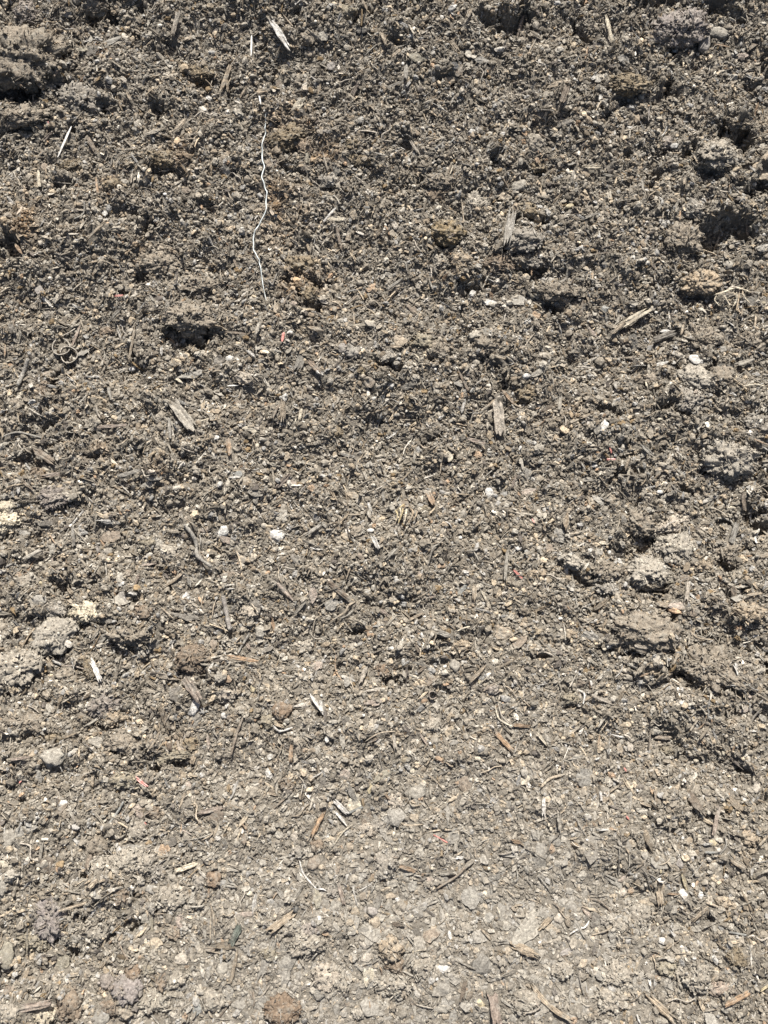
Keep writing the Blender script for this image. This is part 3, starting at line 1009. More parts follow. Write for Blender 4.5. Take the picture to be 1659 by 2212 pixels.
P 205 1040 14 10 0 white
P 1570 310 38 24 0 tan
R 440 570 500 610 12 tan
C 460 500 480 530 18 tan
R 410 1000 480 1000 550 1020 10 pink
C 640 1340 570 1390 14 light
P 1640 1140 24 30 0 yellow
B 1500 1170 50 26 0 tan
P 1480 1080 30 26 0 orange
K 1240 1500 50 40 0 rust
R 1295 150 1300 220 9 grey
C 640 230 650 270 20 purple
C 1430 1040 1440 1020 9 tan
P 350 1590 90 60 0 light
B 640 1490 60 30 0 light
C 1620 1380 1625 1460 9 tan
R 600 1290 560 1300 8 tan
P 770 1520 16 12 0 cream
C 1640 1060 1655 1100 9 tan
C 350 300 342 350 12 pink
#12
P 135 160 46 44 0 white |bright white crumbly pebble left of centre
C 478 458 602 562 27 brown |reddish brown flat splinter lying diagonally below centre
R 645 580 600 610 580 650 475 712 15 tan |forked tan root fibre below the reddish brown splinter
R 630 640 550 690 10 light
R 430 670 385 700 365 800 10 tan
C 150 470 232 562 20 pink
C 912 242 850 302 22 light
R 1225 168 1180 210 1140 250 1112 352 12 dark |thin dark forked root curving down right of centre
R 1140 212 1210 205 9 tan
C 615 350 592 432 9 tan
C 765 178 792 245 23 white
S 742 126 28 14 5 white
R 355 240 395 245 440 250 9 white
B 372 532 28 44 -10 pink
B 1200 350 26 16 20 orange
C 800 628 855 672 20 pink
C 992 702 1090 655 14 tan
R 1295 778 1385 745 11 cream
C 1180 785 1268 812 25 grey
C 1412 480 1410 570 24 tan
C 1458 515 1490 582 13 cream
C 1625 250 1608 442 18 light
R 1430 445 1500 480 1550 485 10 dark
R 522 930 520 1030 570 1112 10 orange
C 718 1018 678 1112 24 pale
B 792 1152 56 14 10 pale
C 358 1195 432 1300 20 white |bright white splinter above the brown stone
C 425 1235 435 1310 18 white
T 48 1060 20 1225 10 dark
C 1385 1100 1485 1000 18 tan
C 1472 1162 1545 1110 10 brown
C 1050 1035 1112 990 14 brown
R 1550 1255 1575 1340 1659 1395 12 cream
R 1570 1240 1590 1320 1640 1375 7 pale
C 1548 1428 1655 1545 24 orange |orange tan pointed splinter right of the packed middle ground
C 232 1515 234 1612 22 orange
R 120 1385 160 1420 240 1395 14 white |white grey curved leaf just below the brown stone
K 168 1300 56 52 25 brown |smooth warm brown stone with a flat face, lower left of centre
K 80 1350 50 44 0 olive
P 682 288 26 28 0 brown
K 835 1030 56 38 0 brown |small dark clod over a shaded hollow below centre
P 1285 1000 36 40 0 light
Q 1142 1185 22 18 0 pink
P 976 762 20 20 0 light
K 1150 1390 50 44 0 light
P 300 30 10 20 0 white
R 590 20 680 25 10 tan
C 730 0 735 50 22 light
C 420 90 345 155 20 grey
B 590 160 36 20 0 tan
P 675 210 14 18 0 tan
S 712 288 12 12 0 cream
S 540 276 10 12 0 cream
R 150 360 155 430 175 470 9 tan
R 190 360 260 375 10 pale
C 370 340 340 420 6 tan
P 760 490 16 22 0 light
P 900 425 18 14 0 white
S 940 490 12 8 0 cream
B 1340 500 44 16 50 blue
S 345 622 10 12 0 white
S 312 682 12 14 0 white
P 218 658 12 10 0 cream
P 790 665 16 10 0 white
P 720 510 26 12 0 light
C 325 580 255 660 16 light
B 490 600 44 34 20 grey
S 895 625 12 12 0 cream
P 895 885 42 13 0 white
P 1075 800 12 18 0 white
B 1130 545 30 14 10 pink
S 1165 660 12 9 0 cream
S 1540 212 14 10 0 cream
S 1322 170 12 12 0 white
B 1060 410 14 30 10 pink
R 1220 70 1270 110 7 white
B 1600 780 60 40 0 tan
K 1330 870 60 40 0 tan
P 1310 1055 14 10 0 cream
P 1450 1100 12 14 0 yellow
P 1210 1030 26 14 40 white
P 1360 660 12 18 40 tan
R 1480 610 1440 630 12 light
P 695 1318 12 10 0 white
P 780 1380 18 8 0 white
B 760 1235 50 26 0 pink
B 500 1360 30 14 0 light
K 540 1170 40 20 0 soil
B 460 1470 14 20 30 white
B 560 1480 14 60 5 light
C 730 1490 790 1460 13 brown
R 700 1490 800 1430 910 1420 9 tan
P 320 1545 16 18 30 orange
P 30 1545 20 22 0 pale
P 180 1550 10 20 0 cream
B 395 1540 20 34 -30 light
C 1060 1440 1110 1510 12 pink
C 890 1450 905 1540 18 pale
B 965 1600 34 18 0 rust
P 1440 1600 24 16 0 cream
P 1055 1640 16 14 0 orange
P 1130 1500 14 10 0 white
C 1620 1440 1655 1480 13 pale
R 1400 250 1440 330 7 light
K 1530 1150 44 34 0 purple
K 300 870 70 34 0 light
P 30 780 40 40 0 light
B 400 1000 30 30 0 pink
K 240 950 40 20 0 soil
R 260 1070 180 1060 9 light
#22
C 348 25 338 118 30 tan |upright tan chip at the upper left of the pale clod cluster
R 1310 45 1390 55 1430 90 1430 200 14 light |arched grey strip standing over a dark gap at right
C 1440 90 1405 215 30 grey
R 1590 120 1570 170 1575 215 16 white
C 1600 300 1659 285 22 tan
C 1125 470 1118 580 22 pale
C 940 478 1030 460 14 olive
C 915 600 1005 615 30 tan splintered
B 1080 612 62 28 -5 pink
B 1170 650 36 26 20 brown
C 1490 555 1590 530 15 tan
R 785 655 700 720 635 770 9 tan
F 5 385 65 430 14 red |small red strip in the lumps left of the pale clods
Q 478 645 38 22 -30 light
F 125 50 142 75 9 red
R 130 945 190 905 270 935 13 pale
R 425 1155 465 1180 455 1250 13 white |white grey arched strip beside a brown clod at lower right
C 500 1188 650 1240 20 pale
C 160 1440 215 1505 15 cream
C 0 1380 105 1390 16 orange
R 1250 1320 1235 1370 1200 1410 7 orange
T 1605 1275 1560 1330 1530 1395 14 dark
C 892 1420 880 1540 9 brown
C 780 870 875 885 18 pale
R 1425 990 1435 1030 1450 1065 10 white
C 1062 930 1030 985 13 tan
B 850 1055 26 9 20 orange
R 970 1420 1030 1420 1070 1395 10 tan
K 820 80 96 70 -15 soil
K 1010 90 120 46 20 pale |pale ridge-like clod at the top of the pale clod cluster
K 620 395 96 60 0 soil
K 870 395 120 88 0 light |pale grey clod with tiny fibres in the middle of the clod cluster
K 1050 250 120 90 0 light |widest pale sunlit clod of the cluster at right
K 850 780 170 100 -8 soil |flat round clod like a disc, below the pale clods
K 1250 1000 180 100 -25 soil |long crusted ridge of soil above the dark diagonal crack
K 1440 1090 120 50 -25 soil
K 410 330 80 36 -30 light |dark clod with an ashy white rim left of the pale clods
K 160 400 64 36 0 tan
K 1370 250 90 50 0 soil
K 1060 505 50 36 0 soil
K 640 510 90 40 -20 grey
K 390 1210 56 40 0 olive
K 380 790 34 28 0 tan
P 1108 1240 32 17 0 white |bright white oval pebble at lower right
P 930 1420 28 24 0 light
P 40 240 24 16 0 white
P 1055 185 14 12 0 white
P 1525 128 14 12 0 cream
P 790 205 26 14 20 white
S 312 692 15 9 0 white
S 145 470 14 12 0 cream
S 532 1330 14 11 0 cream
S 770 1282 18 12 0 cream
P 1370 1560 15 18 0 cream
P 1180 1530 12 9 0 white
P 348 1510 9 14 0 white
P 1190 1610 16 16 0 cream
S 598 890 14 11 0 cream
S 940 830 9 8 0 white
S 1535 1200 14 11 0 pink
P 1570 800 26 14 0 white
B 1500 1280 34 18 20 pink
R 1150 770 1190 820 1300 830 13 tan
C 1490 1330 1460 1340 8 tan
B 970 1460 46 18 0 brown
B 90 730 28 20 0 tan
R 0 900 50 870 8 tan
C 370 1130 410 1060 9 pale
R 410 540 430 640 8 light
B 660 670 22 22 0 light
P 695 320 14 24 20 white
B 600 205 44 12 0 cream
R 370 155 460 125 9 tan
C 90 330 120 290 10 tan
B 240 240 20 40 -30 brown
C 210 130 200 100 12 tan
P 970 1040 20 12 0 white
P 790 1000 50 14 -20 light
P 740 1030 60 16 -10 pale
R 640 1440 720 1460 12 white
R 720 1440 770 1480 12 pale
B 760 1520 14 40 10 pale
B 690 1530 18 50 5 tan
C 555 1450 550 1540 5 orange
K 1000 1550 40 26 0 olive
S 1070 1150 10 14 0 white
P 510 1110 12 22 20 white
P 1150 930 10 20 0 light
R 1215 870 1225 950 7 tan
K 1530 650 90 60 0 tan
P 1560 640 20 20 0 orange
P 1580 560 20 12 0 light
K 1240 350 60 40 0 tan
C 1650 150 1610 120 9 tan
R 540 280 530 340 8 dark
P 370 1040 20 10 0 light
P 60 1640 20 12 0 tan
P 1560 1440 20 12 0 cream
P 1450 1420 30 10 0 cream
P 940 1640 14 8 0 blue
#03
P 402 235 34 32 -30 white |bright white chip lying on a brown leaf-shaped flake at lower left
B 385 275 52 22 35 brown
T 805 218 760 290 700 372 15 blue |dark blue grey stick slanting at lower left
C 455 262 488 355 16 light
F 880 58 958 118 17 red |straight pinkish red stick at the lower left
F 152 70 132 98 7 red
C 605 50 600 118 14 tan
C 278 488 260 602 16 light
C 596 565 572 645 30 brown
C 1150 665 1280 618 24 cream |cream white stick lying almost level at lower left
R 1205 540 1205 590 1155 622 10 tan
C 395 912 572 868 17 tan
P 478 838 26 24 0 tan
C 1305 292 1445 258 22 pink
C 1560 1018 1500 1140 36 green |dark green grey flat chip slanting near the bottom
R 1370 870 1385 960 1395 1090 13 tan
R 1380 900 1365 1000 1370 1110 9 tan
C 1548 1180 1495 1395 20 tan
C 125 1562 345 1515 36 pink |rough pinkish split stick in the lower left corner
C 988 960 990 1075 16 olive
B 1062 530 38 34 30 orange
T 780 1125 835 1240 8 brown
C 5 1165 32 1110 10 tan
R 1640 1440 1645 1550 10 brown
C 975 1580 1035 1655 14 light
R 1190 890 1330 890 12 light
C 1505 1505 1420 1615 8 brown
B 1250 850 30 20 0 light
B 1580 950 56 20 5 pink
C 1358 775 1355 835 12 orange
B 1165 990 30 36 20 pink
K 870 1325 46 44 0 brown |round smooth brown stone like a ball near the bottom left
K 790 820 48 56 0 brown
K 1385 715 42 42 0 brown |round brown ball-like clod above the green grey chip
K 1125 1070 38 34 0 brown
P 990 790 54 34 -15 grey
K 620 500 78 60 0 soil
K 820 1430 84 70 0 purple |smooth pale purplish clod just below the round brown stone
K 700 1385 50 40 0 purple
P 490 1095 40 34 0 light
P 715 1040 36 32 0 grey
K 340 970 96 90 20 purple |broad mottled grey purple clod with a dark lower edge
K 300 1600 60 54 0 cream
K 70 1590 54 44 0 light
P 15 770 34 86 0 light |pale upright stone cut off by the left edge
K 460 1530 90 90 0 brown
K 800 80 90 46 -10 olive
K 900 620 80 50 0 light
K 660 650 60 50 0 light
K 1010 660 60 50 0 grey
K 1120 840 80 50 0 light
K 1290 730 46 34 0 grey
K 820 600 90 60 0 light
K 250 1110 110 60 0 olive
K 1000 280 60 36 0 brown
K 430 300 30 30 0 soil
K 640 1060 60 40 0 light
K 1130 1370 60 46 0 light
K 960 1310 36 34 0 olive
K 1050 1380 34 50 0 brown
K 980 1500 90 60 0 light
P 540 740 34 30 0 light
P 1170 1240 60 34 0 pale
B 1090 910 40 24 0 light
K 740 1540 80 46 0 brown
K 1380 1500 70 50 0 light
P 890 1560 50 24 0 pale
B 400 1250 50 50 0 olive
P 90 1275 20 20 0 tan
P 140 1280 34 16 -25 tan
P 135 835 22 16 0 white
S 680 62 12 12 0 cream
S 1235 178 12 12 0 cream
S 252 652 12 12 0 cream
P 60 460 60 60 0 light
B 150 410 90 30 15 grey
P 160 150 20 12 0 light
P 945 1125 10 20 0 cream
P 25 625 40 30 0 cream
P 1010 740 12 10 0 white
P 800 910 14 8 0 yellow
C 640 720 590 770 26 tan
C 1440 230 1370 210 9 light
R 1570 360 1600 400 10 orange
C 1490 350 1460 410 10 cream
B 900 280 34 34 30 pink
B 1230 110 34 20 0 pink
B 580 240 34 14 -15 light
C 625 165 600 205 10 tan
R 1190 400 1250 430 12 pink
R 330 600 330 650 7 pale
K 880 400 60 46 0 light
B 860 520 60 26 0 grey
R 880 510 920 560 11 cream
R 830 240 800 290 9 grey
R 1310 470 1380 430 1380 400 9 tan
B 1440 600 22 12 0 tan
P 1570 640 50 16 0 light
R 1480 700 1520 750 14 grey
C 940 350 950 365 8 red
P 1620 815 20 18 0 cream
R 180 1030 150 1200 9 dark
P 30 1220 60 90 0 olive
C 1340 1170 1400 1175 22 brown
C 1620 1440 1650 1500 12 brown
R 1350 1570 1380 1620 12 tan
P 1280 1560 30 46 0 blue
P 1510 1475 14 14 0 cream
P 1440 1300 40 40 0 light
R 890 660 900 700 9 tan
#13
C 438 288 358 445 24 orange |rust brown pointed leaf lying below the white and tan plates
C 512 215 590 292 24 white |white grooved plate leaning beside a tan one at the bottom middle
C 520 290 582 362 16 white
B 640 235 44 56 -20 cream |tan plate next to the white grooved plate
C 575 300 690 250 12 blue
T 1115 45 1170 90 1218 145 11 tan |club-shaped tan stem with a swollen end
R 925 335 970 372 1085 365 12 tan
R 1120 412 1200 400 1275 402 11 tan
F 1148 430 1240 482 8 red
T 1385 595 1310 690 1170 780 15 brown |long bent brown stick with a lit upper edge
C 1175 685 1285 672 20 light
C 535 748 572 885 20 pink
R 285 600 310 690 400 790 12 white |branching white root on packed soil
R 400 785 465 800 9 white
C 88 1055 245 940 34 tan |wide pinkish tan chip lying flat on packed soil near the bottom
B 1395 835 46 84 -5 grey |grey plate pressed flat into the packed soil
C 930 630 1035 668 20 orange
R 625 365 560 420 495 515 9 cream
C 1458 1038 1522 1112 15 tan
R 950 1190 1020 1190 1080 1175 9 cream
C 1530 1450 1565 1659 52 pink |long pinkish plank-like plate cut by the bottom edge
B 1315 580 26 12 10 white
P 875 830 40 22 10 tan
P 920 850 22 14 -30 white
P 1258 1085 14 28 20 white
R 735 1505 740 1600 5 orange
B 842 1370 12 32 -5 white
B 20 1012 30 12 25 cream
C 50 155 142 178 12 tan
B 740 130 18 30 -15 yellow
B 1560 490 26 36 -20 tan
C 190 195 118 258 10 brown
R 775 740 740 815 7 grey
P 372 610 46 48 0 brown |reddish brown round stone on the packed soil near the bottom
K 280 540 46 36 0 grey
P 260 908 32 28 20 black |small blackish stone on pale packed soil
P 742 930 48 38 0 purple |grey oval stone with a dark lower rim on packed soil
K 840 630 80 76 0 grey
P 672 722 30 22 0 grey
B 390 850 26 72 12 olive |leaf-shaped olive tan flake with a pointed foot
K 500 780 34 42 0 grey
K 905 1280 56 46 0 brown
K 860 1170 90 80 0 tan
P 1212 1305 44 24 0 white |flat whitish stone with a dark left end near the bottom
P 715 1135 44 32 15 pale |oval pale stone pressed into the packed soil
P 715 1230 44 30 0 pale
B 728 1335 30 76 -5 cream |cream jagged flake standing out near the bottom middle
P 1080 905 24 32 0 grey
K 1340 1040 42 36 0 light
K 912 215 42 36 0 pale
P 1455 1528 34 26 -20 yellow
K 180 1570 105 76 0 brown |largest round clod at the bottom edge
P 1220 1550 56 36 0 light
P 1040 150 60 46 0 light
P 706 302 26 15 0 pale
P 1025 322 36 22 0 tan
K 455 1350 76 60 0 pale
K 400 500 50 34 0 brown
P 410 255 34 24 0 tan
K 200 110 46 40 0 brown
B 430 100 30 36 0 dark
B 1360 110 40 50 0 brown
B 570 40 40 30 -40 pink
B 830 40 60 30 30 olive
P 1012 20 20 16 0 cream
P 1510 10 12 12 0 white
R 1250 20 1180 50 9 dark
S 892 425 12 14 0 cream
S 905 528 14 12 0 cream
P 940 525 24 14 30 white
S 1508 650 12 12 0 cream
S 1140 648 11 11 0 cream
P 1600 945 20 20 0 cream
P 770 1000 40 44 0 tan
K 330 1130 100 60 0 light
K 240 1040 60 40 0 light
P 1020 400 26 18 0 light
B 150 430 24 24 0 light
B 250 440 24 30 -40 pale
R 150 800 110 850 9 orange
B 640 570 34 20 0 light
B 520 890 34 30 0 light
B 880 750 34 20 0 light
B 1120 720 30 14 0 pink
B 1010 760 30 30 0 grey
P 410 980 12 24 20 white
R 700 540 650 555 12 brown
R 870 570 920 580 12 brown
C 1300 460 1290 540 22 light
R 1560 900 1580 980 10 cream
P 1620 1025 34 28 0 light
B 1510 970 34 26 0 grey
C 1290 1240 1420 1300 8 light
R 800 1280 815 1340 8 orange
K 560 1410 34 30 0 light
C 1160 1600 1170 1580 13 cream
R 1030 1530 1150 1555 9 pale
K 880 1400 90 50 0 light
K 1080 1290 60 50 0 light
K 80 1200 50 34 0 olive
B 50 1150 26 18 0 light
R 360 1240 410 1190 10 grey
R 60 1640 100 1659 12 white
B 460 1070 34 14 10 orange
K 350 1050 60 40 0 purple
K 640 930 34 26 0 tan
P 1245 980 20 20 0 light
C 50 350 55 430 10 tan
C 900 370 900 440 6 grey
K 730 400 46 40 0 pale
K 800 370 60 34 0 grey
R 920 220 870 210 7 light
#23
B 118 1028 150 56 36 light |big flat grey wood plate lying diagonally near the bottom
C 250 960 180 1040 26 tan |tan strip lying on the big flat grey plate
C 0 1145 155 1205 44 tan |broad tan wood piece just below the big grey plate
R 900 795 880 740 865 680 820 640 780 640 745 680 740 720 775 765 8 dark |thin dark loop standing on the soil like a bent hoop
R 500 848 560 860 620 910 655 970 662 1015 10 brown |long arched brown fibre ending over a dark hollow
R 662 1015 600 1055 515 1082 10 tan
R 495 985 470 1030 430 1045 365 1075 12 white
C 130 1408 200 1500 275 1570 370 1622 26 tan |curved tan strip snaking towards the bottom right
C 1368 1528 1512 1442 26 orange |pale orange splinter near the bottom right corner
C 885 1480 1030 1622 38 tan |tan weathered slat half buried near the bottom right
C 950 788 958 878 32 tan
C 200 198 198 305 20 white |upright white and grey stick with a dark foot
C 298 295 306 402 22 light
C 1335 245 1292 435 22 pink
T 692 508 686 692 10 dark
R 340 40 240 70 180 130 18 tan |fibrous tan root fanning out at the upper left of the packed soil
B 85 75 26 36 -35 cream
C 568 158 576 215 14 white
F 722 0 740 25 10 red
F 735 312 756 332 11 red
R 910 385 990 385 1060 390 11 dark
R 910 400 930 470 925 520 9 dark
C 1275 900 1170 975 18 tan
C 1382 978 1230 1030 11 light
R 1370 440 1380 500 1345 560 9 grey
C 1240 545 1322 545 11 blue
K 1010 1290 60 50 0 olive
K 1170 1340 96 64 0 light
K 680 1340 86 54 0 light
B 540 990 40 44 0 dark
K 605 985 34 36 0 grey
B 660 1080 44 36 20 grey
P 1065 1035 26 24 0 light
S 820 932 9 20 10 yellow
R 950 935 850 970 8 tan
B 452 1262 36 20 0 tan
P 1192 242 26 34 0 tan
P 1300 482 34 30 0 yellow |yellow white crumb beside a grey arch at lower right
P 1592 118 32 46 -15 pale |pale upright stone at the right edge
S 660 640 16 11 0 cream
S 1210 455 15 22 0 cream
S 960 665 8 16 0 yellow
S 1100 450 11 12 0 white
S 430 192 10 9 0 white
S 250 395 10 14 0 cream
S 236 368 10 12 0 cream
S 485 525 12 10 0 cream
S 515 552 10 10 0 cream
S 485 465 10 8 0 white
P 1080 570 14 12 0 white
P 1085 620 30 34 0 purple
P 1090 600 20 20 0 white
P 915 635 20 20 0 pink
P 1310 635 30 20 0 light
K 1540 450 60 44 0 tan
B 780 870 40 28 20 light
B 880 865 60 30 0 tan
K 800 950 70 60 0 light
B 760 485 36 22 0 tan
B 1020 590 34 20 0 light
R 760 540 755 620 740 650 9 light
C 20 455 75 500 10 tan
C 0 470 50 480 16 orange
C 690 115 625 160 12 tan
C 830 225 905 252 15 tan
P 825 228 16 12 0 orange
P 985 228 20 26 0 tan
R 1250 870 1330 900 14 tan
C 1590 500 1659 430 13 tan
R 1390 560 1440 610 1490 650 9 dark
C 1410 595 1500 650 22 tan
C 1100 690 1130 790 18 yellow
C 1200 730 1180 780 13 orange
C 1000 810 1075 815 12 orange
B 770 790 26 14 20 orange
P 715 810 30 30 0 pale
B 720 715 40 14 20 pink
P 300 970 34 30 0 pale
P 190 1130 22 12 0 white
B 250 1040 50 26 -20 tan
R 290 900 350 980 9 tan
P 400 1180 14 20 0 cream
B 350 1190 40 20 20 purple
B 480 930 40 20 -40 pink
K 700 1030 40 40 0 light
K 1360 1430 90 34 0 pink
P 1400 1560 40 26 0 light
K 1450 1220 60 50 0 rust
K 1380 880 60 36 0 tan
K 1240 1500 30 20 0 tan
C 1245 1565 1320 1550 16 tan
R 905 1210 930 1320 9 tan
R 430 1330 460 1470 10 dark
R 540 1400 600 1470 11 tan
R 260 860 330 960 8 brown
P 970 1120 30 24 0 white
P 150 1370 40 24 0 light
P 270 1310 24 26 0 pale
B 260 1060 20 24 0 light
K 320 1300 60 40 0 light
R 800 1590 830 1659 12 white
C 1500 1080 1400 1060 11 blue
R 1520 1180 1600 1300 10 dark
C 1650 1400 1600 1440 12 yellow
R 705 1490 700 1570 8 orange
B 60 1350 50 14 0 light
B 550 1320 30 34 0 pale
K 90 1520 70 50 0 light
R 140 1490 180 1560 8 pink
K 640 1500 90 50 0 light
P 1220 830 18 20 0 white
C 370 460 420 450 10 tan
P 560 440 60 10 -30 light
B 300 610 40 12 20 light
K 600 580 26 26 0 grey
P 65 890 16 14 0 white
R 30 660 25 740 9 grey
P 1400 500 12 8 0 yellow
C 50 1400 110 1450 16 light
R 160 690 240 790 9 grey
C 1150 800 1170 820 10 grey
P 1550 400 34 20 0 pink
'''
KINDS = {'C': ('wood_chip', 'wood chip', M_WOOD), 'B': ('bark_flake', 'bark flake', M_BARK), 'T': ('twig', 'twig', M_BARK),
         'R': ('root_fibre', 'root fibre', M_BARK), 'P': ('pebble', 'pebble', M_STONE), 'K': ('soil_clod', 'soil clod', M_CLOD),
         'S': ('seed', 'seed', M_STONE), 'L': ('straw_sliver', 'straw sliver', M_PLASTIC), 'Q': ('curled_shaving', 'curled shaving', M_BARK),
         'F': ('red_scrap', 'plastic scrap', M_PLASTIC)}
CLODS = []
UPZ = Vector((0, 0, 1)); VUP = Vector(UP.tolist())
def place_item(ln, tc, tr, seed):
    ln, _, full = ln.partition('|'); tk = ln.split(); k = tk[0]; nums = []
    for i, t in enumerate(tk[1:]):
        try: nums.append(float(t))
        except ValueError: break
    col = tk[1 + len(nums)]; look = ' '.join(tk[2 + len(nums):])
    name, word, mat = KINDS[k]
    U = lambda x: 553 * tc + x / 3; V = lambda y: 553 * tr + y / 3
    packed = V(nums[1]) > 1650
    if k in 'CTRLF':
        wd = nums[-1] / 3; pts = [(U(a), V(b)) for a, b in zip(nums[:-1:2], nums[1:-1:2])]
        G = [ground_at(HS, *p) for p in pts]; s = sum(g[1] for g in G) / len(G); W = max(wd * s * (1.2 if k in 'CL' else 1.05), 0.0016)
        P = [Vector(g[0].tolist()) for g in G]; A, B = P[0], P[-1]; u0 = (A[0], A[1])
        mid = sum(P, Vector()) / len(P)
        chord = (B - A) if (B - A).length > 0.3 * W else (P[1] - P[0])
        n = normal_at(mid.x, mid.y); 
        # lie on the crumbs: limit how steeply the piece climbs
        Rm = basis(chord, (n + Vector((random.uniform(-.18, .18), random.uniform(-.12, .2), 0))).normalized())
        L = max(chord.length, 1.6 * W); inv = Rm.inverted()
        zs = [sample(HS, p.x, p.y) for p in P]
        local = [inv @ (p - mid) for p in P]; u, v = sum(p[0] for p in pts) / len(pts), sum(p[1] for p in pts) / len(pts)
        T = (min(W * 0.34, 0.006) if W < 0.018 else 0.0034) if k in 'CL' else W * 0.5
        lift = 0.0030 if not packed else 0.0018
        if k in 'TR' or (k == 'F' and False):
            lp = [(q.x, q.y, max(-0.004, min(0.006, q.z)) + (0.002 * math.sin(i * 2.1 + seed))) for i, q in enumerate(local)]
            if len(lp) == 2: lp.insert(1, ((lp[0][0] + lp[1][0]) / 2, (lp[0][1] + lp[1][1]) / 2 + random.uniform(-.1, .1) * L, 0.0015))
            me = tube_mesh(lp, W * 0.5, seed, mat, flat=0.6 if k == 'R' else 0.85, knob=0.26, cap=0.3 if k == 'R' else 0.75)
        elif k == 'F' or k == 'L':
            me = wood_mesh(L, W, T * 0.6, seed, mat, taper=0.55 if k == 'L' else 0.25, bend=0.05, torn=0.1)
        else:
            path = [(q.x, q.y) for q in local] if len(local) > 2 else None
            me = wood_mesh(L, W, T, seed, mat, taper=random.uniform(0.05, 0.35) if W < 0.012 else 0.1, bend=random.uniform(-.03, .08), path=path, torn=random.uniform(.08, .3))
            if 'forked' in full:
                me2 = wood_mesh(L * .62, W * .5, T, seed + 1, mat, taper=.5); me2.transform(Matrix.Translation((L * .22, W * .75, .0)) @ Matrix.Rotation(0.42, 4, 'Z'))
                bm = bmesh.new(); bm.from_mesh(me); bm.from_mesh(me2); me = bpy.data.meshes.new('wood'); bm.to_mesh(me); bm.free(); me.materials.append(mat)
        exc = [float(sample(H, A[0] + (B[0] - A[0]) * q, A[1] + (B[1] - A[1]) * q) - (A[2] + (B[2] - A[2]) * q)) for q in np.linspace(0.05, 0.95, 13)]
        rise = max(0.0, min(0.012, sorted(exc)[-3])) * (0.9 if k in 'CL' else 0.5) + (0.0018 * roughness(mid.x, mid.y) if W > 0.004 else 0)
        loc = mid + n * (lift + T * 0.5 + rise)
        size = L; o = link(name, me, loc, Rm, col, parent=bool(full) and k == 'C' or None)
        for a, b in zip(P, P[1:]): stamp(a, b, W * 0.6 + 0.0008, True)
    else:
        x, y, rx, ry, rot = nums[:5]; u, v = U(x), V(y); p, s = ground_at(HS, u, v); rx = rx / 3 * s; ry = ry / 3 * s * 1.06
        P = Vector(p.tolist()); n = normal_at(P.x, P.y); a = math.radians(rot)
        Rm = basis(Vector((math.cos(a), math.sin(a), 0)), n); T = min(rx, ry)
        size = max(rx, ry) * 2
        if k == 'K' and (col in ('light', 'pale') or full): rx *= 1.18; ry *= 1.18; T *= 1.1
        if k == 'B':
            n2 = (n + Vector((random.uniform(-.2, .2), random.uniform(-.2, .12), 0))).normalized(); Rm = basis(Vector((math.cos(a), math.sin(a), 0)), n2)
            me = flake_mesh(rx, ry, min(0.0045, 0.28 * T), seed, mat, pointy=0.35 if 1.8 * min(rx, ry) < max(rx, ry) < 0.025 else 0.0)
            loc = P + n * (0.0030 if not packed else 0.0016); stamp(P, P, T * 0.9)
        elif k == 'S':
            me = rock_mesh(rx, ry, 0.6 * T, seed, mat, rough=0.08, sub=2); loc = P + n * (0.0025 + 0.2 * T); stamp(P, P, T)
        elif k == 'Q':
            me = curl_mesh(T * 1.2, 0.007, 0.0007, 0.3, 5.6, seed, mat, ell=rx / ry if rx < ry else ry / rx); loc = P + n * 0.004
        elif k == 'P':
            chalk = col in ('white', 'pale', 'cream', 'light')
            me = rock_mesh(rx, ry, (0.36 if packed else 0.5) * T, seed, M_CHALK if chalk else mat, rough=0.42 if chalk else 0.24, sub=3, angular=0.55 if chalk else 0.9)
            loc = P + n * ((0.02 if packed else 0.20) * T + 0.0006); stamp(P, P, T * 0.9)
        else:
            big = max(rx, ry) > 0.017; flatk = 0.44 if packed else 0.62
            me = rock_mesh(rx, ry, flatk * T, seed, mat, rough=0.38 if ('round' in ln or 'smooth' in ln or 'round' in full or 'smooth' in full) else 0.55, angular=0.55, sub=5 if big else 4, freq=2.2 if big else 1.7)
            ball = any(wd_ in ln or wd_ in full for wd_ in ('round ', 'rounded', 'smooth', 'ball'))
            loc = P + n * ((0.24 if ball else 0.10) * T + 0.001) if packed else P + n * (0.16 * T)
            CLODS.append((me, loc, Rm, col, T if not ball else -T)); stamp(P, P, T * (0.6 if not ball else 0.95))
            colmix = 0.55 if not full else 0.85
            cc = COL[col]; base = COL['soil']
        cuse = tuple(b + (c - b) * colmix for c, b in zip(cc, base)) if k == 'K' else col
        o = link(name, me, loc, Rm, cuse, jit=0.08)
    o.data.name = name
    if k == 'K': size *= 0.7
    sw = 'big' if size > 0.07 else ('' if size > 0.035 else ('small' if size > 0.018 else 'tiny'))
    if k == 'P' and col in ('white', 'cream', 'pale'): word = 'crumbly pebble'
    if full: tag(o, full.strip(), word.split()[-1] if k not in 'CB' else word, full=True)
    else: tag(o, ' '.join(t for t in (sw, look, WORD[col], word) if t), word.split()[-1] if k not in 'CB' else word, u, v)
    return o
tc = tr = 0; seed = 10
for ln in ITEMS.strip().split('\n'):
    if ln.startswith('#'): tc, tr = int(ln[1]), int(ln[2]); continue
    seed += 1; place_item(ln, tc, tr, seed)

